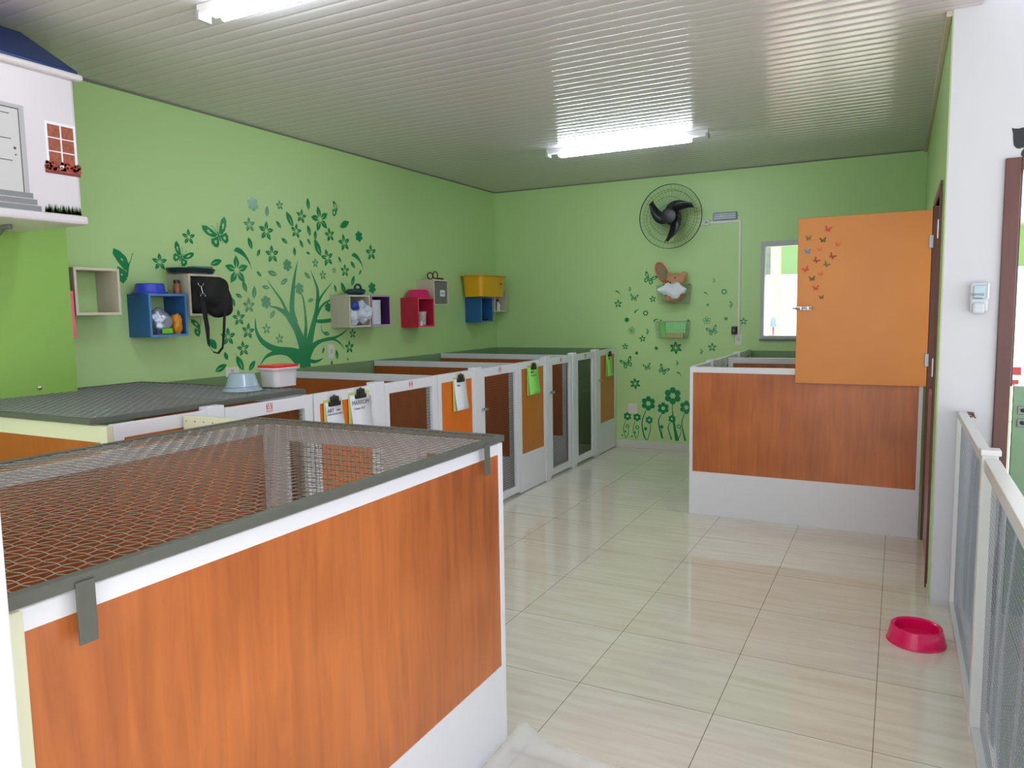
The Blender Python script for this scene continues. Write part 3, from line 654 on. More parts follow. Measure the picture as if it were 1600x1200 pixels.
# grey basket in the closed cube
t=thing('storage_basket','grey woven basket with a white tag filling a beige cube shelf','basket',(-4.58,6.905,1.78))
MB().bbox((-4.68,6.777,1.781),(-4.483,7.03,2.02),.008).build('body',mat('grey_weave',(112,116,106),.8,noise_amt=.3,nscale=60),t)
MB().box((-4.483,6.89,1.86),(-4.48,6.985,1.93)).build('tag',PAPER,t)
text('writing','Rações',.022,(-4.479,6.937,1.895),(0,1,0),(0,0,1),INK,t)
# things on the shelves -------------------------------------------------
BLUEP=mat('blue_plastic',(44,66,190),.25)
t=thing('pet_bowl','upturned blue plastic bowl on top of the blue cube shelf','bowl',(-4.57,3.385,1.845))
MB().lathe((-4.57,3.385,1.845),[(.001,.070),(.085,.070),(.092,.064),(.098,.01),(.108,.006),(.108,0)],32).build('bowl',BLUEP,t)
MB().lathe((-4.57,3.385,1.845),[(.109,.004),(.112,.008),(.109,.014)],32).build('rim',BLUEP,t)
t=thing('brown_jar','small brown jar with a dark lid standing on the blue cube shelf','jar',(-4.53,3.57,1.845))
MB().lathe((-4.53,3.57,1.845),[(.024,0),(.027,.01),(.027,.06),(.02,.075)],20).build('body',mat('brown_glass',(140,80,50),.3),t)
MB().lathe((-4.53,3.57,1.92),[(.022,0),(.022,.02),(.018,.024)],20).build('lid',BLACK,t)
SIL=mat('silver_foil',(170,178,192),.25,metal=.5); ORF=mat('orange_foil',(214,140,30),.35)
t=thing('foil_bag','crumpled silver bag with a green band in the blue cube shelf','bag',(-4.56,3.41,1.566))
crumple('bag',(-4.56,3.425,1.65),(.085,.084,.10),SIL,t,.3,14,1,flat=-.084)
MB().box((-4.478,3.39,1.572),(-4.472,3.47,1.606)).build('band',mat('green_band',(110,200,50),.4),t)
tag(crumple('foil_packet',(-4.535,3.54,1.63),(.06,.035,.075),ORF,None,.35,20,2,flat=-.064),'crumpled orange packet in the blue cube shelf','packet')
t=thing('lidded_tray','dark tray with a clear lid on the beige cube that holds the black bag','tray',(-4.56,3.74,1.99))
MB().lathe((-4.56,3.72,1.99),[(.11,0),(.14,.008),(.155,.036),(.15,.042),(.001,.046)],32,sx=.8,sy=1.25).build('tray',mat('dark_teal_plastic',(22,44,48),.3),t)
MB().lathe((-4.56,3.80,2.03),[(.085,0),(.08,.018),(.001,.022)],28,sy=1.1).build('cover',mat('grey_teal_plastic',(96,128,128),.25),t)
# black bag
BAGM=mat('black_fabric',(17,15,17),.75,bump=.25,bscale=220)
t=thing('shoulder_bag','black shoulder bag bulging out of a beige cube shelf, strap hanging down','bag',(-4.5,3.77,1.7))
o=blob('body',[((-4.52,3.765,1.83),(.13,.125,.135)),((-4.41,3.79,1.83),(.07,.125,.135)),((-4.37,3.83,1.79),(.05,.075,.11)),((-4.375,3.74,1.85),(.06,.10,.10)),((-4.40,3.80,1.72),(.05,.075,.05)),((-4.42,3.845,1.90),(.065,.07,.07)),((-4.45,3.70,1.92),(.07,.065,.055)),((-4.52,3.70,1.76),(.1,.06,.055)),((-4.40,3.87,1.74),(.06,.055,.06))],BAGM,t,.012,14)
stp=[onX(*p,-4.31) for p in [(314,452),(318,478),(324,512),(326,540),(333,550),(341,552),(348,543),(350,515),(351,488)]]
mb=MB()
for i in range(len(stp)-1):
    a,b=stp[i],stp[i+1]
    w0=.018 if i<3 else .011
    mb.add([a+Vector((0,-w0,0)) if i<3 or i>6 else a+Vector((0,-w0*.5,w0*.6)),a+Vector((0,w0,0)) if i<3 or i>6 else a+Vector((0,w0*.5,-w0*.6)),b+Vector((0,w0,0)) if i<2 or i>5 else b+Vector((0,w0*.5,-w0*.6)),b+Vector((0,-w0,0)) if i<2 or i>5 else b+Vector((0,-w0*.5,w0*.6))],[[0,1,2,3]])
mb.build('strap',BAGM,t,solid=.004)
a=onX(314,447,-4.30)
mb=MB().tube([a+Vector((0,.022*math.cos(q),.022*math.sin(q)+.02)) for q in [PI+i*PI/8 for i in range(9)]],.003).tube([a,a+Vector((0,.012,-.05))],.003).tube([a+Vector((0,.012+.02*math.cos(q),-.07+.02*math.sin(q))) for q in [i*PI/8 for i in range(9)]],.003)
mb.build('buckle',CHROME,t)
# beige cube 3 contents
PL=mat('white_plastic_film',(205,214,228),.35)
tag(crumple('plastic_bag',(-4.50,5.56,1.69),(.10,.075,.10),PL,None,.38,15,5,flat=-.113),'crumpled white plastic bag spilling from the beige cube shelf','bag')
t=thing('printed_bag','white bag with a blue print leaning in the beige cube shelf','bag',(-4.52,5.43,1.58))
crumple('bag',(-4.525,5.43,1.67),(.085,.055,.10),PL,t,.3,15,9,flat=-.093)
crumple('print',(-4.465,5.425,1.755),(.03,.045,.045),mat('blue_print',(30,70,160),.35),t,.3,18,3)
t=thing('trigger_sprayer','dark teal folded harness on top of the beige cube with white bags','harness',(-4.57,5.56,1.86)); t.name='pet_harness'
TEA=mat('teal_webbing',(26,62,70),.5)
crumple('webbing',(-4.57,5.56,1.89),(.07,.11,.035),TEA,t,.35,16,4,flat=-.029)
MB().tube([(-4.53,5.55+.045*math.cos(q),1.92+.04*math.sin(q)) for q in [i*PI/8 for i in range(9)]],.011).build('loop',TEA,t)
t=thing('canister','white cylindrical canister in the purple cube shelf','canister',(-4.56,5.80,1.578))
MB().lathe((-4.56,5.79,1.578),[(.078,0),(.082,.004),(.084,.22)],32).build('body',mat('white_ribbed_plastic',(210,210,222),.3),t)
MB().lathe((-4.56,5.79,1.80),[(.087,-.004),(.087,.014),(.001,.018)],32).build('lid',PL,t)
# pink cube
t=thing('pet_bowl','upturned magenta pet bowl on top of the pink cube shelf','bowl',(-4.58,6.61,1.845))
MAG=mat('magenta_plastic',(214,28,110),.22)
MB().lathe((-4.58,6.61,1.845),[(.001,.083),(.095,.083),(.103,.076),(.135,.006),(.138,0)],36).build('bowl',MAG,t)
MB().lathe((-4.58,6.61,1.845),[(.05,.084),(.055,.086),(.06,.084)],30).build('foot_ring',MAG,t)
t=thing('patterned_tub','small black and white patterned tub with lid in the pink cube shelf','tub',(-4.55,6.61,1.548))
pm=mat('speckled_print',(190,180,175),.5,noise_amt=.9,nscale=55)
MB().lathe((-4.55,6.61,1.548),[(.045,0),(.05,.004),(.055,.13)],28).build('body',pm,t)
MB().lathe((-4.55,6.61,1.678),[(.059,0),(.059,.018),(.055,.02),(.001,.02)],28).build('lid',mat('clear_grey',(190,186,190),.2),t)
t=thing('pill_bottle','tiny white bottle at the front of the pink cube shelf','bottle',(-4.5,6.53,1.548))
MB().lathe((-4.5,6.53,1.548),[(.018,0),(.018,.04),(.008,.05),(.008,.06),(.001,.06)],16).build('body',PAPER,t)
t=thing('dog_leash','coiled brown leash on the beige cube with the grey basket','leash',(-4.57,6.9,2.043))
BR=mat('brown_leather',(84,40,32),.5)
mb=MB().tube([(-4.56,6.82+.05*math.cos(q),2.083+.036*math.sin(q)) for q in [i*2*PI/16 for i in range(16)]],.007,closed=True)
mb.tube([(-4.52,6.86+.045*math.cos(q),2.09+.04*math.sin(q)) for q in [i*2*PI/16 for i in range(16)]],.007,closed=True)
mb.build('coil',BR,t)
MB().lathe((-4.56,6.99,2.043),[(.07,0),(.075,.01),(.07,.024),(.001,.026)],24,sx=.6).build('handle',BR,t)
# yellow bin
t=thing('storage_bin','yellow plastic bin on the blue cube near the back corner','bin',(-4.52,7.92,1.863))
YEL=mat('yellow_plastic',(222,166,20),.35)
bm=bmesh.new()
def tub(t,name,cx,cy,z,wx,wy,h,tap,m,rim=.012,inner=True):
    mb=MB(); prof=[(0,1-tap),(h,1.0),(h,1.0+rim/wx*2),(h-.014,1.0+rim/wx*2)]
    vs=[]; rc=.22
    def rr(k):
        pts=[]
        for (sx,sy,a0) in ((1,1,0),(-1,1,90),(-1,-1,180),(1,-1,270)):
            for i in range(5):
                a=R(a0+i*22.5); r=min(wx,wy)*rc
                pts.append((sx*(wx/2-r)+r*math.cos(a),sy*(wy/2-r)+r*math.sin(a)))
        return [(x*k,y*k) for x,y in pts]
    for zz,kk in prof: vs+=[(cx+x,cy+y,z+zz) for x,y in rr(kk)]
    fs=[]; n=20
    for i in range(len(prof)-1): fs+=[[i*n+q,i*n+(q+1)%n,(i+1)*n+(q+1)%n,(i+1)*n+q] for q in range(n)]
    fs.append(list(range(n))[::-1])
    mb.add(vs,fs,True)
    return mb.build(name,m,t,solid=.003)
yb=tub(t,'body',-4.53,7.95,1.866,.30,.60,.255,.09,YEL)
text('label_print','8 8',.04,(-4.372,8.10,2.02),(0,1,0),(0,0,1),INK,t)
t=thing('blue_cup','small bright blue cup on the beige cube in the back corner','cup',(-4.57,8.33,1.955))
MB().lathe((-4.57,8.33,1.955),[(.04,0),(.045,.005),(.05,.085),(.046,.085),(.04,.01),(.001,.01)],24).build('cup',mat('sky_blue_plastic',(60,140,210),.3),t)
MB().tube([(-4.52,8.35+.0,2.025),(-4.485,8.36,2.02),(-4.485,8.36,1.985),(-4.525,8.35,1.975)],.006).build('handle',MT['sky_blue_plastic'],t)
t=thing('small_bottle','little white spray bottle inside the corner beige cube','bottle',(-4.55,8.33,1.696))
MB().lathe((-4.55,8.33,1.696),[(.028,0),(.03,.005),(.03,.08),(.012,.10),(.012,.115)],18).build('body',PAPER,t)
MB().lathe((-4.55,8.33,1.811),[(.014,0),(.014,.03),(.001,.032)],14).build('cap',BLACK,t)
tag(MB().bbox((-4.62,8.25,1.696),(-4.54,8.29,1.80),.004).build('spice_box',mat('dark_card',(60,62,60),.5)),'small dark box beside the white bottle in the corner cube','box')
tag(crumple('cloth_bundle',(-4.55,7.93,1.596),(.06,.08,.03),mat('navy_cloth',(34,38,70),.8),None,.3,16,7,flat=-.021),'small dark blue cloth bundle lying in the blue cube under the yellow bin','cloth')
# ------------------------------------------------------------ outlets, switches
IV=mat('ivory_plastic',(222,222,214),.35)
def plate(px,py,label,nm='wall_outlet',w_=.075,h=.12,wall='L',cat='outlet',sock=True):
    if wall=='L':
        p=onX(px,py,XL); t=thing(nm,label,cat,(XL,p.y,p.z-h/2)); MB().bbox((XL,p.y-w_/2,p.z-h/2),(XL+.009,p.y+w_/2,p.z+h/2),.003).build('plate',IV,t)
        if sock: MB().bbox((XL+.009,p.y-.016,p.z-.022),(XL+.012,p.y+.016,p.z+.022),.002).build('socket',mat('ivory_insert',(196,196,190),.4),t)
    else:
        p=onY(px,py,YB); t=thing(nm,label,cat,(p.x,YB,p.z-h/2)); MB().bbox((p.x-w_/2,YB-.009,p.z-h/2),(p.x+w_/2,YB,p.z+h/2),.003).build('plate',IV,t)
        if sock: MB().bbox((p.x-.018,YB-.012,p.z-.02),(p.x+.018,YB-.009,p.z+.02),.002).build('socket',mat('ivory_insert',(196,196,190),.4),t)
    return t
plate(517,549,'ivory switch plate on the tree sticker right of the trunk','wall_switch',.075,.135,cat='switch')
plate(362,581,'ivory socket plate on the left wall just above the blue-grey basin','wall_outlet',.13,.075)
plate(989,638,'blank ivory plate among the flower stems low on the back wall','blank_plate',.115,.125,'B','plate',False)
plate(1154,530,'ivory outlet plate at the foot of the white conduit','wall_outlet',.075,.13,'B')
a=onY(1148,516,YB)
t=thing('plug_adapter','black plug-in adapter beside the conduit on the back wall','plug',(a.x,YB,a.z))
MB().bbox((a.x-.03,YB-.05,a.z-.045),(a.x+.03,YB,a.z+.045),.01).build('body',BLACK,t); MB().bbox((a.x-.012,YB-.053,a.z-.01),(a.x+.012,YB-.05,a.z+.01),.001).build('badge',mat('grey_badge',(120,120,120),.4),t)
# conduit + fan switch box
A0=onY(1095,349,YB); A1=onY(1157,345,YB); A2=onY(1158,523,YB)
t=thing('cable_conduit','white surface conduit running right from the fan and down the back wall','conduit',(A1.x,YB,A2.z))
MB().bbox((A0.x,YB-.013,A1.z-.014),(A1.x-.0125,YB-.001,A1.z+.014),.002).bbox((A1.x-.012,YB-.0135,A2.z),(A1.x+.012,YB-.001,A1.z+.014),.002).build('channel',IV,t)
p=onY(1104.5,348,YB)
t=thing('conduit_switch','small grey-white switch box on the conduit right of the fan','switch',(p.x,YB-.012,p.z))
MB().bbox((p.x-.037,YB-.034,p.z-.032),(p.x+.037,YB-.013,p.z+.032),.004).build('box',IV,t); MB().bbox((p.x-.014,YB-.038,p.z-.012),(p.x+.014,YB-.034,p.z+.012),.002).build('rocker',mat('grey_rocker',(140,146,158),.4),t)
# emergency light
p=onY(1133.5,338,YB)
t=thing('emergency_light','pale grey LED emergency light above the conduit','emergency light',(p.x,YB,p.z-.045))
MB().bbox((p.x-.135,YB-.035,p.z-.045),(p.x+.135,YB,p.z+.045),.018).build('housing',mat('lilac_grey_plastic',(150,160,176),.35),t)
mb=MB()
for i in range(12):
    for j in range(3): mb.lathe((p.x-.11+i*.02,YB-.0355,p.z-.024+j*.024),[(.007,0),(.005,-.004),(.001,-.006)],8,'Y')
mb.build('led_lenses',mat('led_lens',(232,236,248),.15),t)
# ------------------------------------------------------------ wall fan
fc=Vector((-2.31,8.30,2.716)); FR=.355
t=thing('wall_fan','black three-bladed wall fan in a round wire cage on the back wall','fan',(fc.x,YB,fc.z))
mb=MB(); 
for rr,yy in ((FR,0),(FR,.012),(.29,-.045),(.29,.06),(.21,-.065),(.12,-.075)):
    mb.tube([fc+Vector((rr*math.cos(q),yy,rr*math.sin(q))) for q in [i*2*PI/48 for i in range(48)]],.003 if rr==FR else .0016,6,closed=True)
for i in range(96):
    a=2*PI*i/96; c,s=math.cos(a),math.sin(a)
    mb.tube([fc+Vector((r_*c,y_,r_*s)) for r_,y_ in ((.09,-.078),(.2,-.067),(.3,-.042),(.345,-.015),(FR,0))],.0009,3,False,smooth=False)
    if i%2==0: mb.tube([fc+Vector((r_*c,y_,r_*s)) for r_,y_ in ((.09,.075),(.2,.072),(.3,.055),(.345,.025),(FR,.01))],.0009,3,False,smooth=False)
mb.build('cage',BLACK,t)
MB().lathe(fc,[(.001,-.085),(.07,-.083),(.085,-.077),(.05,-.06),(.05,.07),(.09,.08),(.09,.16),(.06,.2),(.001,.2)],32,'Y').build('motor',BLACK,t)
for th in (22,142,262):
    n=10; fr=[]; bk=[]
    for i in range(n+1):
        f=i/n; r_=.04+f*.235; th_=R(th+62*(1-f)**1.2); wdt=.05+.10*math.sin(PI*min(1,f*1.0+.12))**.8*(1-.45*f)
        cc=Vector((r_*math.cos(th_),0,r_*math.sin(th_))); dv=Vector((-math.sin(th_),0,math.cos(th_)))
        if i==n: wdt=.055
        fr.append(fc+cc+dv*wdt*.55+Vector((0,-.03,0))); bk.append(fc+cc-dv*wdt*.55+Vector((0,.012,0)))
    mb=MB().add(fr+bk,[[i,i+1,n+1+i+1,n+1+i] for i in range(n)],True); mb.build('blade',mat('black_blade',(26,26,34),.35),t,solid=.004)
MB().lathe(fc,[(.001,-.05),(.045,-.045),(.05,.0),(.001,.0)],24,'Y').build('hub',BLACK,t)
MB().bbox((fc.x-.05,YB-.02,fc.z-.08),(fc.x+.05,YB,fc.z+.08),.005).tube([(fc.x,fc.y+.18,fc.z),(fc.x,YB-.01,fc.z)],.025,12).build('bracket',BLACK,t)
# ------------------------------------------------------------ wire baskets on the back wall
CW=mat('thin_chromed_wire',(170,176,168),.35,metal=.6)
def basket(label,px0,py0,px1,py1,dep,group='wire wall baskets'):
    a=onY(px0,py0,YB); b=onY(px1,py1,YB); x0,x1,z1,z0=a.x,b.x,a.z,b.z
    t=thing('wire_basket',label,'basket',((x0+x1)/2,YB,z0),group)
    mb=MB(); y0=YB-.008; y1=YB-dep
    for z,in_ in ((z1,0),((z0+z1)/2,.012),(z0,.025)):
        mb.tube([(x0+in_,y0,z),(x1-in_,y0,z),(x1-in_,y1+in_,z),(x0+in_,y1+in_,z)],.0022 if z==z1 else .0015,6,closed=True)
    n=12
    for i in range(n+1):
        x=x0+.01+(x1-x0-.02)*i/n; xb=x0+.025+(x1-x0-.05)*i/n
        mb.tube([(x,y0,z1),(xb,y0,z0),(xb,y1+.025,z0),(x,y1,z1)],.0011,4,False,smooth=False)
    for i in range(6):
        f=i/5; mb.tube([(x0,y0+(y1-y0)*f,z1),(x0+.025,y0+(y1-y0+.025)*f,z0),(x1-.025,y0+(y1-y0+.025)*f,z0),(x1,y0+(y1-y0)*f,z1)],.0011,4,False,smooth=False)
    mb.build('wires',CW,t)
    mb=MB()
    for x in (x0+.03,x1-.03): mb.lathe((x,YB,z1+.01),[(.008,-.006),(.008,0)],10,'Y')
    mb.build('mounts',mat('dark_screw',(60,50,50),.5),t)
    return t,x0,x1,z0,z1
_,bx0,bx1,bz0,bz1=basket('upper wire basket on the back wall, holding a plush bear and cloth',1033,447,1081,474,.21)
_,cx0,cx1,cz0,cz1=basket('lower wire basket on the back wall, holding green paper',1029,502,1079,528,.17)
# plush bear lying in the basket
PLU=mat('brown_plush',(198,150,112),.95,bump=.5,bscale=150)
t=thing('plush_bear','brown plush bear lying in the upper wire basket','soft toy',(-2.30,8.46,bz0+.02))
bz=bz0
blob('body',[((-2.31,8.46,bz+.10),(.105,.07,.09)),((-2.28,8.45,bz+.27),(.115,.07,.08)),((-2.185,8.45,bz+.33),(.04,.03,.035)),((-2.36,8.46,bz+.33),(.035,.03,.03)),((-2.32,8.40,bz+.235),(.045,.03,.03)),((-2.36,8.42,bz+.06),(.05,.06,.045)),((-2.22,8.44,bz+.10),(.06,.05,.05))],PLU,t,.009,5)
mb=MB()
for (x,z) in ((-2.355,.255),(-2.275,.29)):
    mb.lathe((x,8.385,bz+z),[(.001,-.008),(.008,-.005),(.009,0)],12,'Y')
mb.lathe((-2.325,8.372,bz+.238),[(.001,-.006),(.01,-.003),(.011,.004)],12,'Y')
mb.build('face',BLACK,t)
tag(crumple('white_cloth',(-2.285,8.375,bz+.15),(.15,.035,.085),mat('white_cotton',(226,230,238),.8),None,.45,12,3),'bunched white cloth draped over the upper wire basket','cloth')
t=thing('pet_brush','orange-red rimmed oval bat leaning out of the upper wire basket','paddle',(-2.43,8.50,bz+.05)); t.name='toy_paddle'
def oval(mb,c,ra,rb,ang,y,th,n=28,hole=0):
    pts=[]
    for i in range(n):
        a=2*PI*i/n; x,z=ra*math.cos(a),rb*math.sin(a); pts.append((c[0]+x*math.cos(ang)-z*math.sin(ang),c[1]+x*math.sin(ang)+z*math.cos(ang)))
    return pts
c0=onY(1034,425,8.49); pts=oval(None,(c0.x,c0.z),.058,.115,R(24),0,0)
MB().tube([(x,8.49,z) for x,z in pts],.010,8,closed=True).build('rim',mat('orange_red_plastic',(226,70,44),.35),t)
pf=[(x,8.487,z) for x,z in pts]; pb=[(x,8.493,z) for x,z in pts]; n=28
MB().add(pf+pb,[list(range(n)),list(range(n,2*n))]+[[i,(i+1)%n,n+(i+1)%n,n+i] for i in range(n)]).build('face',mat('taupe_face',(130,126,96),.7),t)
MB().tube([(c0.x+.05,8.49,c0.z-.11),(c0.x+.085,8.49,c0.z-.20)],[.014,.011],10).build('handle',MT['orange_red_plastic'],t)
# lower basket contents
t=thing('green_notepaper','light green folded paper standing in the lower wire basket','paper',(-2.42,8.46,cz0))
mb=MB().add([(cx0+.04,8.45,cz1-.01),(cx0+.10,8.43,cz1-.01),(cx0+.13,8.44,cz0+.006),(cx0+.08,8.46,cz0+.006)],[[0,1,2,3]]); mb.build('fold',mat('mint_paper',(120,220,110),.6),t,solid=.003)
MB().box((cx0+.12,8.47,cz0+.05),(cx1-.03,8.474,cz1-.012)).build('sheet',mat('pale_mint_paper',(150,222,150),.6),t)
tag(MB().bbox((cx0+.12,8.43,cz0+.006),(cx1-.05,8.455,cz0+.06),.004).build('notebook',mat('tan_card',(186,170,110),.6)),'tan notebook lying in the lower wire basket','notebook')
# ------------------------------------------------------------ ceiling lights
def ceiling_light(label,x0,x1,y,on0,on1):
    t=thing('ceiling_light',label,'ceiling light',((x0+x1)/2,y,ZC),'fluorescent ceiling lights')
    MB().bbox((x0,y-.035,ZC-.045),(x1,y+.035,ZC-.001),.004).build('housing',mat('white_fixture',(232,232,232),.35),t)
    MB().bbox((x0,y-.04,ZC-.075),(x0+.02,y+.04,ZC-.03),.003).bbox((x1-.02,y-.04,ZC-.075),(x1,y+.04,ZC-.03),.003).build('end_cap',mat('grey_cap',(170,170,175),.4),t)
    TUB=mat('lit_tube',(255,255,255),.3,emit=(232,246,255),es=38)
    for dy in (-.026,.026):
        MB().tube([(on0,y+dy,ZC-.066),(on1,y+dy,ZC-.066)],.018,14).build('tube',TUB,t)
    return t
ceiling_light('fluorescent ceiling light farther down the room, near the back wall',-3.03,-1.50,6.60,-2.90,-1.66)
ceiling_light('fluorescent ceiling light cut off by the top edge of the view',-3.12,-1.60,2.70,-3.00,-1.72)
# ------------------------------------------------------------ pet house on the pier
t=thing('pet_house','white plastic pet house with a blue roof, high up at the left edge','pet house',(-4.15,1.98,2.17))
HX=-3.85; hx0=-4.44; hy0,hy1=1.40,2.485; hz0,hz1=2.18,2.93
HW=mat('house_white_plastic',(214,208,214),.35,bump=.03,bscale=20)
MB().bbox((hx0,hy0,hz0),(HX,hy1,hz1),.02).bbox((hx0-.0,hy0-.015,hz0-.002),(HX+.018,hy1+.018,hz0+.045),.014).bbox((hx0,hy0-.03,hz1-.012),(HX+.03,hy1+.035,hz1+.02),.012).build('body',HW,t)
# hip roof
xm=-4.15; zr=3.195; e0,e1=hy0-.01,hy1+.02; X0,X1=hx0+.0,HX+.012; z0=hz1+.02
mb=MB().add([(X0,e0,z0),(X1,e0,z0),(X1,e1,z0),(X0,e1,z0),(X0,e0,z0+.04),(X1,e0,z0+.03),(X1,e1,z0+.015),(X0,e1,z0+.03),(xm,e0+.04,zr),(xm,e1-.10,zr)],
 [[0,3,2,1],[0,1,5,4],[1,2,6,5],[2,3,7,6],[3,0,4,7],[4,5,8],[5,6,9,8],[6,7,9],[7,4,8,9]])
mb.build('roof',mat('navy_blue_plastic',(22,54,112),.35),t,bevel=.012)
# printed decals on the front face
HXp=HX+.0015
def hp(px,py): return onX(px,py,HXp)
def rect(px0,py0,px1,py1,m,name,off=0,par=None):
    a=hp(px0,py0); b=hp(px1,py1)
    return MB().box((HX,min(a.y,b.y),min(a.z,b.z)),(HXp+off,max(a.y,b.y),max(a.z,b.z))).build(name,m,par or t)
LG=mat('pale_grey_print',(176,174,178),.5); MG=mat('mid_grey_print',(128,130,132),.5); DG=mat('dark_print',(70,56,60),.5)
a=hp(40,165); b=hp(40,303)
zt,zb=hp(36,172).z,hp(36,300).z; yr=hp(37,240).y
MB().box((HX,hy0+.10,zb),(HXp,yr+.015,zt+.02)).build('printed_door_surround',LG,t)
MB().box((HX,hy0+.12,zb),(HXp+.0006,yr-.012,zt)).build('printed_door',mat('door_print',(198,196,198),.5),t)
mb=MB(); X=HXp+.0012
mb.box((HX,yr-.014,zb),(X,yr-.010,zt)).box((HX,hy0+.12,zt-.003),(X,yr-.01,zt+.002))
for f in (.08,.38,.64): mb.box((HX,hy0+.2,zb+(zt-zb)*(1-f)),(X,yr-.055,zb+(zt-zb)*(1-f)+.004))
mb.lathe((HXp,yr-.04,zb+(zt-zb)*.52),[(.007,0),(.006,.002)],12,'X'); mb.lathe((HXp,yr-.038,zb+(zt-zb)*.44),[(.004,0),(.004,.002)],10,'X')
mb.build('printed_door_lines',DG,t)
mb=MB()
for i in range(3): mb.box((HX,hy0+.06,zb-.03*(i+1)+.004),(HXp+.0004*(i+1),yr+.03+.018*i,zb-.03*i))
mb.build('printed_steps',MG,t)
# window
wc=hp(95,228); wz0,wz1=hp(95,262).z,hp(95,193).z; wy0,wy1=hp(72,228).y,hp(119,228).y
MB().box((HX,wy0,wz0),(HXp,wy1,wz1)).build('printed_window',PAPER,t)
mb=MB(); ww=(wy1-wy0-.02); hh=(wz1-wz0-.02)
for i in range(2):
    for j in range(3): mb.box((HX,wy0+.012+i*(ww/2+.002),wz0+.012+j*hh/3),(HXp+.0006,wy0+.012+i*(ww/2+.002)+ww/2-.006,wz0+.012+j*hh/3+hh/3-.006))
mb.build('printed_panes',mat('flowery_print',(150,74,50),.5,noise_amt=.85,nscale=60),t)
mb=MB().box((HX,wy0-.012,wz0-.035),(HXp+.0008,wy1+.012,wz0-.012)).build('printed_flower_box',mat('brick_print',(120,46,42),.5),t)
def speckles(n,y0,y1,z0,z1,r,cols,nm):
    for ci,c in enumerate(cols):
        mb=MB()
        for _ in range(n):
            y_,z_=random.uniform(y0,y1),random.uniform(z0,z1); rr=r*random.uniform(.6,1.2)
            mb.add([(HXp+.001+ci*.0003,y_+rr*math.cos(q),z_+rr*math.sin(q)) for q in [k*PI/3+.3 for k in range(6)]],[list(range(6))])
        mb.build(nm,c,t)
speckles(75,wy0-.014,wy1+.014,wz0-.018,wz0+.022,.0085,[mat('leaf_print',(50,98,60),.5),mat('geranium_print',(176,60,44),.5)],'printed_flowers')
# grass
mb=MB(); g0=yr+.085; g1=hy1-.012; gz=hz0+.047
for i in range(150):
    y_=random.uniform(g0,g1); h=random.uniform(.02,.05); l=random.uniform(-.008,.008)
    mb.add([(HXp+.0012,y_-.003,gz),(HXp+.0012,y_+.003,gz),(HXp+.0012,y_+l,gz+h)],[[0,1,2]])
mb.box((HX,g0,gz-.002),(HXp,g1,gz+.018)).build('printed_grass',mat('grass_print',(86,116,62),.6,noise_amt=.5,nscale=90),t)
# bracket shelf under the house
t=thing('wall_bracket','white steel bracket arm under the pet house on the green pier','bracket',(-4.2,1.9,2.17))
for y_ in (1.65,2.25):
    MB().bbox((-4.45,y_-.012,2.155),(-4.10,y_+.012,2.1775),.002).bbox((-4.45,y_-.012,1.99),(-4.44,y_+.012,2.1775),.001).tube([(-4.44,y_,2.0),(-4.16,y_,2.158)],.007,8).build('arm',mat('dull_steel',(120,122,118),.4,metal=.6),t)
mb=MB().lathe((-4.45,2.53,1.285),[(.012,0),(.012,.006),(.003,.01),(.001,.018)],12,'X'); tag(mb.build('wall_hook',CHROME),'small steel hook low on the green pier just above the wire lid','hook')
# ------------------------------------------------------------ basin and tub on the lid
ZL=1.251
p=onZ(380,614,ZL)
t=thing('plastic_basin','upturned blue-grey plastic basin on the wire lid','basin',(p.x,p.y+.02,ZL))
BAS=mat('blue_grey_plastic',(150,170,184),.2)
q=onZ(379,610,ZL); bc_=(q.x,q.y,ZL)
MB().lathe(bc_,[(.001,.102),(.066,.102),(.073,.097),(.095,.018),(.099,.014),(.108,.009),(.110,0),(.105,0)],40).build('basin',BAS,t)
MB().lathe(bc_,[(.094,.024),(.097,.026),(.094,.030)],40).build('rib',BAS,t)
t=thing('food_tub','white plastic tub with a red lid on the wire lid','tub',(-3.26,3.20,ZL))
q=onZ(436,603,ZL); tx,ty=q.x,q.y
tb=tub(t,'body',tx,ty,ZL+.002,.155,.19,.115,.07,mat('milky_plastic',(220,216,222),.3))
mb=MB()
tub(t,'lid',tx,ty,ZL+.108,.168,.203,.022,-.0,mat('red_plastic',(226,44,50),.3),rim=.002)
MB().bbox((tx-.066,ty-.083,ZL+.124),(tx+.066,ty+.083,ZL+.134),.004).build('lid_top',MT['red_plastic'],t)
# ------------------------------------------------------------ magenta bowl on the floor
t=thing('pet_bowl','magenta plastic pet bowl on the floor beside the mesh fence','bowl',(.128,4.10,0))
FUC=mat('fuchsia_plastic',(226,18,96),.18)
MB().lathe((.128,4.10,0),[(.128,0),(.133,.004),(.132,.012),(.116,.082),(.108,.085),(.098,.078),(.092,.030),(.001,.026)],48).build('bowl',FUC,t)
MB().lathe((.128,4.10,0),[(.133,.001),(.136,.004),(.133,.009)],48).build('foot_ring',FUC,t)
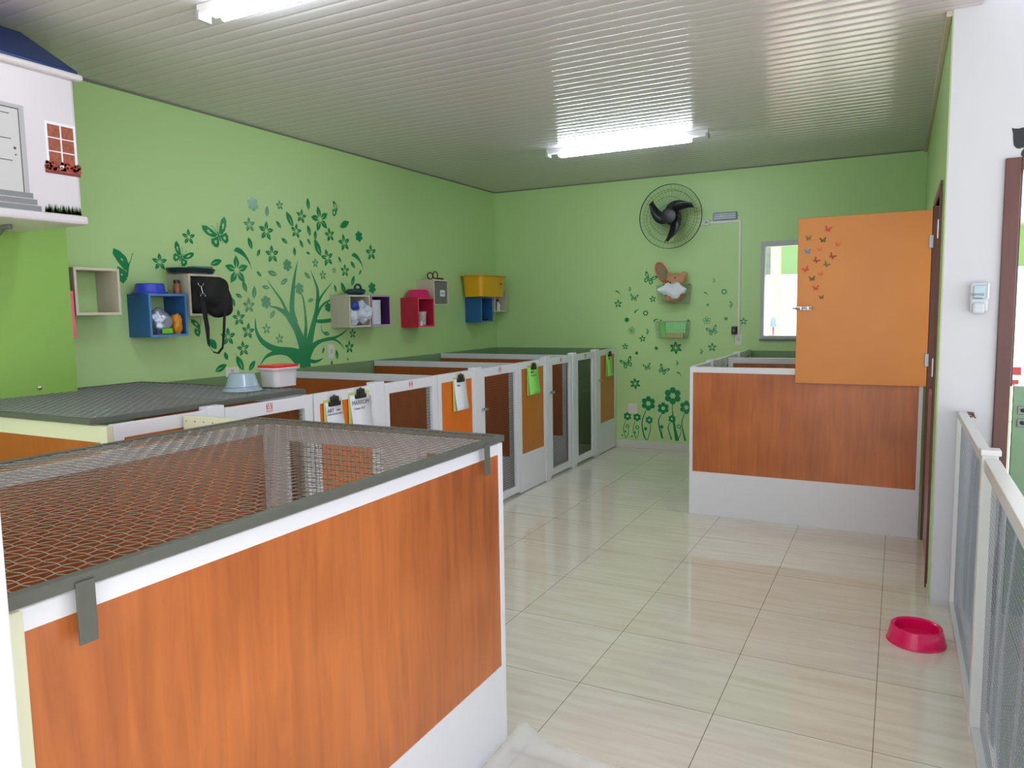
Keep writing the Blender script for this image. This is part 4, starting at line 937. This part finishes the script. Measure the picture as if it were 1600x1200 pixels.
# ------------------------------------------------------------ fence at the right
FX=.298
FM=mat('fence_white_aluminium',(214,216,216),.3)
t=thing('mesh_fence','white aluminium fence with wire mesh running from the white wall towards the viewer','fence',(FX+.02,3.5,0))
MB().bbox((FX,YW-.02,0),(FX+.04,YW-.002,1.11),.002).bbox((FX,3.30,1.075),(FX+.042,YW-.02,1.112),.003).bbox((FX,3.30,0),(FX+.04,YW-.02,.045),.002).build('far_section',FM,t)
MB().bbox((FX-.004,3.245,0),(FX+.05,3.30,1.125),.003).bbox((FX-.008,3.24,1.12),(FX+.058,3.305,1.142),.003).build('post',FM,t)
MB().bbox((FX+.004,1.95,1.06),(FX+.054,3.24,1.108),.003).bbox((FX+.004,1.95,0),(FX+.05,3.24,.045),.002).bbox((FX+.004,1.95,0),(FX+.05,2.0,1.06),.002).build('near_section',FM,t)
FW=mat('fence_wire',(168,172,186),.4,metal=.4)
def fmesh(y0,y1,x,z0=.045,z1=1.07,p=.022,par=t):
    mb=MB(); n=int((y1-y0)/p)
    for i in range(1,n):
        y=y0+i*(y1-y0)/n; mb.tube([(x,y,z0),(x,y,z1)],.0006,4,False,smooth=False)
    n=int((z1-z0)/p)
    for i in range(1,n):
        z=z0+i*(z1-z0)/n; mb.tube([(x+.0012,y0,z),(x+.0012,y1,z)],.0008,4,False,smooth=False)
    return mb.build('mesh',FW,par)
fmesh(3.30,YW-.02,FX+.02); fmesh(2.0,3.24,FX+.03)
# plastic film tied behind the mesh, hanging in loose folds
FILM=clear_mat('smoky_film',(150,160,158),.012,.2)
mb=MB(); ny,nz=60,26; vs=[]
for j in range(nz+1):
    for i in range(ny+1):
        y=2.02+i*(YW-.05-2.02)/ny; z=.05+j*1.0/nz
        vs.append((FX+.062+.012*noise.noise(Vector((y*5+z*2,z*1.2,0)))+.008*math.sin(y*23+z*4),y,z))
mb.add(vs,[[j*(ny+1)+i,j*(ny+1)+i+1,(j+1)*(ny+1)+i+1,(j+1)*(ny+1)+i] for j in range(nz) for i in range(ny)],True)
fl=mb.build('plastic_film',FILM); tag(fl,'smoky clear plastic film hanging in folds behind the mesh fence','plastic film')
# brown ring on the fence end
p=onY(1513,647,YW-.02)
t=tag(MB().tube([(p.x+.024*math.cos(q),YW-.035+.012*math.sin(q),p.z+.006*math.sin(q)-.004) for q in [i*PI/8 for i in range(16)]],.005,8,closed=True).tube([(p.x+.024,YW-.035,p.z-.004),(p.x+.032,YW-.04,p.z-.018)],.004).tube([(p.x+.022*math.cos(q),YW-.035+.012*math.sin(q),p.z+.008) for q in [i*PI/8 for i in range(16)]],.005,8,closed=True).build('leather_ring',mat('brown_cord',(120,84,66),.6)),'brown cord ring resting on the far end of the fence rail','ring')
# ------------------------------------------------------------ white wall: dispenser, cat, door
p=onY(1529,467,YW); 
t=thing('soap_dispenser','white and grey soap dispenser on the white wall','dispenser',(p.x,YW,p.z-.08))
x=p.x; z=p.z
DP=mat('dispenser_plastic',(206,208,216),.25)
MB().bbox((x-.042,YW-.055,z-.07),(x+.042,YW,z+.085),.012).build('case',DP,t)
MB().bbox((x-.03,YW-.062,z-.003),(x+.028,YW-.05,z+.072),.008).build('window',mat('dispenser_window',(176,200,214),.12),t)
MB().bbox((x-.032,YW-.072,z-.078),(x+.026,YW-.05,z-.018),.012).build('push_bar',mat('dispenser_bar',(198,206,214),.2),t)
MB().bbox((x+.034,YW-.058,z-.0),(x+.042,YW-.053,z+.08),.002).build('edge_highlight_strip',mat('edge_highlight_metal',(235,235,240),.15,metal=.6),t)  # added strip that paints in the bright highlight along the case edge
text('lettering','PREMISSE',.016,(x-.012,YW-.0635,z+.022),(1,0,0),(0,0,1),mat('grey_letter',(120,122,130),.5),t)
text('lettering','sabonete',.013,(x-.012,YW-.0635,z+.005),(1,0,0),(0,0,1),MT['grey_letter'],t)
# cat silhouettes above the doorway
CAT=mat('black_vinyl',(24,25,34),.35)
def poly(pts,y,m,name,par): return MB().add([(a,y,b) for a,b in pts],[list(range(len(pts)))]).build(name,m,par,solid=.001)
p0=onY(1600,200,YW); u=(onY(1600,200,YW).x-onY(1580,200,YW).x)/20   # metres per pixel
def w(px,py): q=onY(px,py,YW); return (q.x,q.z)
t=thing('cat_wall_sticker','black vinyl cat sticker on the white wall above the brown door frame','wall sticker',(p0.x+.05,YW,w(1600,243)[1]))
P=[w(1581,200),w(1586,201),w(1592,201),w(1597,199.5),w(1602,199),w(1608,198),w(1613,192),w(1616,200),w(1618,212),w(1614,226),w(1606,232),w(1598,230.5),w(1593,232.5),w(1588,231.5),w(1584,227),w(1583,217),w(1583,209)]
poly(P,YW-.0015,CAT,'head',t)
P=[w(1600,232),w(1596,237),w(1595,242),w(1598,245),w(1612,246),w(1640,246),w(1660,240),w(1650,225),w(1625,222),w(1608,228)]
poly(P,YW-.0012,CAT,'body',t)
# door 2: brown frame, pale green lower leaf with two locks
d2=thing('door_2',None,None,((EX0+EX1)/2,YW,0)); d2['kind']='structure'
MB().bbox((.463,YW-.02,0),(.532,YW+.16,2.43),.004).bbox((EX1-.03,YW-.02,0),(EX1+.04,YW+.16,2.43),.004).bbox((.532,YW-.02,2.365),(EX1-.03,YW+.16,2.43),.004).bbox((.532,YW+.03,1.25),(.545,YW+.16,2.365),.002).build('door_frame',DARKW,d2)
lf=MB().bbox((.548,YW-.01,.01),(EX1-.034,YW+.028,1.252),.003).build('lower_leaf',mat('sage_green_leaf',(124,158,124),.35),d2)
MB().bbox((.548,YW-.012,1.252),(EX1-.034,YW+.03,1.262),.002).build('leaf_cap',PAPER,d2)
for z in (1.128,1.062):
    MB().bbox((.568,YW-.016,z-.022),(.625,YW-.01,z+.022),.003).build('lock_plate',mat('brushed_steel',(128,134,128),.35,metal=.6),lf)
    MB().lathe((.592,YW-.016,z),[(.001,-.02),(.009,-.018),(.011,0)],14,'Y').build('lock_knob',BLACK,lf)
# ------------------------------------------------------------ plastic sheet on the floor by the near kennel
mb=MB(); nx,ny=40,14; vs=[]
for j in range(ny+1):
    for i in range(nx+1):
        f=i/nx; g=j/ny
        x=-1.30+f*.55; y=2.47-.34*g-.05*math.sin(f*3)+.06*(1-f)*(1-g)+ .012*noise.noise(Vector((x*9,g*3,1)))
        h=.006+.012*abs(noise.noise(Vector((x*16,y*16,3))))+.03*math.exp(-((f-.04)/.08)**2)*(1-g*.4)+.012*math.exp(-((g-.1)/.12)**2)
        vs.append((x,y,h))
mb.add(vs,[[j*(nx+1)+i,j*(nx+1)+i+1,(j+1)*(nx+1)+i+1,(j+1)*(nx+1)+i] for j in range(ny) for i in range(nx)],True)
fm=bpy.data.materials.new('frosted_film'); fm.use_nodes=True; b=fm.node_tree.nodes['Principled BSDF']; b.inputs['Base Color'].default_value=(.88,.92,1,1); b.inputs['Roughness'].default_value=.25; b.inputs['Alpha'].default_value=.34
tag(mb.build('plastic_sheet',fm),'crumpled translucent plastic sheet on the floor at the near kennel corner','plastic sheet')
# ------------------------------------------------------------ outside
struct('ground_outside',MB().box((-14,8.75,-.12),(14,26,-.02)).box((.36,4.82,-.12),(14,8.75,-.02)),mat('concrete_paving',(190,186,178),.8))
o=tag(MB().box((-3.2,12.6,0),(3.5,12.75,2.2)).build('yard_wall',mat('yard_white',(225,222,215),.8)),'sunlit white yard wall outside the back window','wall')
t=thing('yard_building','green outbuilding with a sloping pale roof outside the back window','building',(-.6,15,0))
MB().box((-1.9,13.6,0),(3,15,3.1)).build('wall',mat('lime_green_wall',(178,214,150),.8),t)
mb=MB().add([(-3.4,12.4,3.15),(3,12.4,2.75),(3,15,2.75),(-3.4,15,3.15),(-3.4,12.4,3.25),(3,12.4,2.85),(3,15,2.85),(-3.4,15,3.25)],[[0,1,2,3],[4,7,6,5],[0,4,5,1],[1,5,6,2],[2,6,7,3],[3,7,4,0]]); mb.build('roof',mat('pale_roof',(226,226,222),.8),t)
MB().box((-3.4,13.7,0),(-1.92,13.8,3.0)).build('grey_shutter',mat('grey_shutter',(160,166,162),.7,noise_amt=.4,nscale=9),t)
tag(MB().bbox((-1.80,12.2,0),(-1.66,12.34,2.62),.01).build('brick_pillar',mat('orange_brick',(226,160,130),.8,noise_amt=.3,nscale=14)),'orange brick pillar seen through the back window','pillar')
t=thing('broom','broom with blue bristles leaning outside the back window','broom',(-1.62,11.2,0))
MB().tube([(-1.60,11.2,1.55),(-1.62,11.35,-.02)],.012,8).build('handle',mat('pink_handle',(214,70,130),.4),t)
MB().lathe((-1.60,11.2,1.40),[(.045,0),(.035,.10),(.015,.15),(.001,.15)],14).build('bristles',mat('blue_bristle',(96,110,200),.7),t)
t=thing('garden_flag','bright red cloth hanging beyond the sage green door leaf','cloth',(.9,6.6,1.2))
u0=onY(1579,586,6.6); u1=onY(1596,574,6.6); v0=onY(1579,601,6.6); v1=onY(1592,594,6.6)
MB().box((u0.x,6.6,u0.z),(u1.x,6.62,u1.z)).build('upper_fold',mat('red_cloth',(222,90,104),.8),t)
MB().box((v0.x,6.6,v0.z),(v1.x,6.62,v1.z)).build('lower_fold',MT['red_cloth'],t)
t.name='red_cloth'
MB().tube([(v0.x+.01,6.63,-.02),(v0.x+.01,6.63,u1.z)],.006,8).build('pole',PAPER,t)
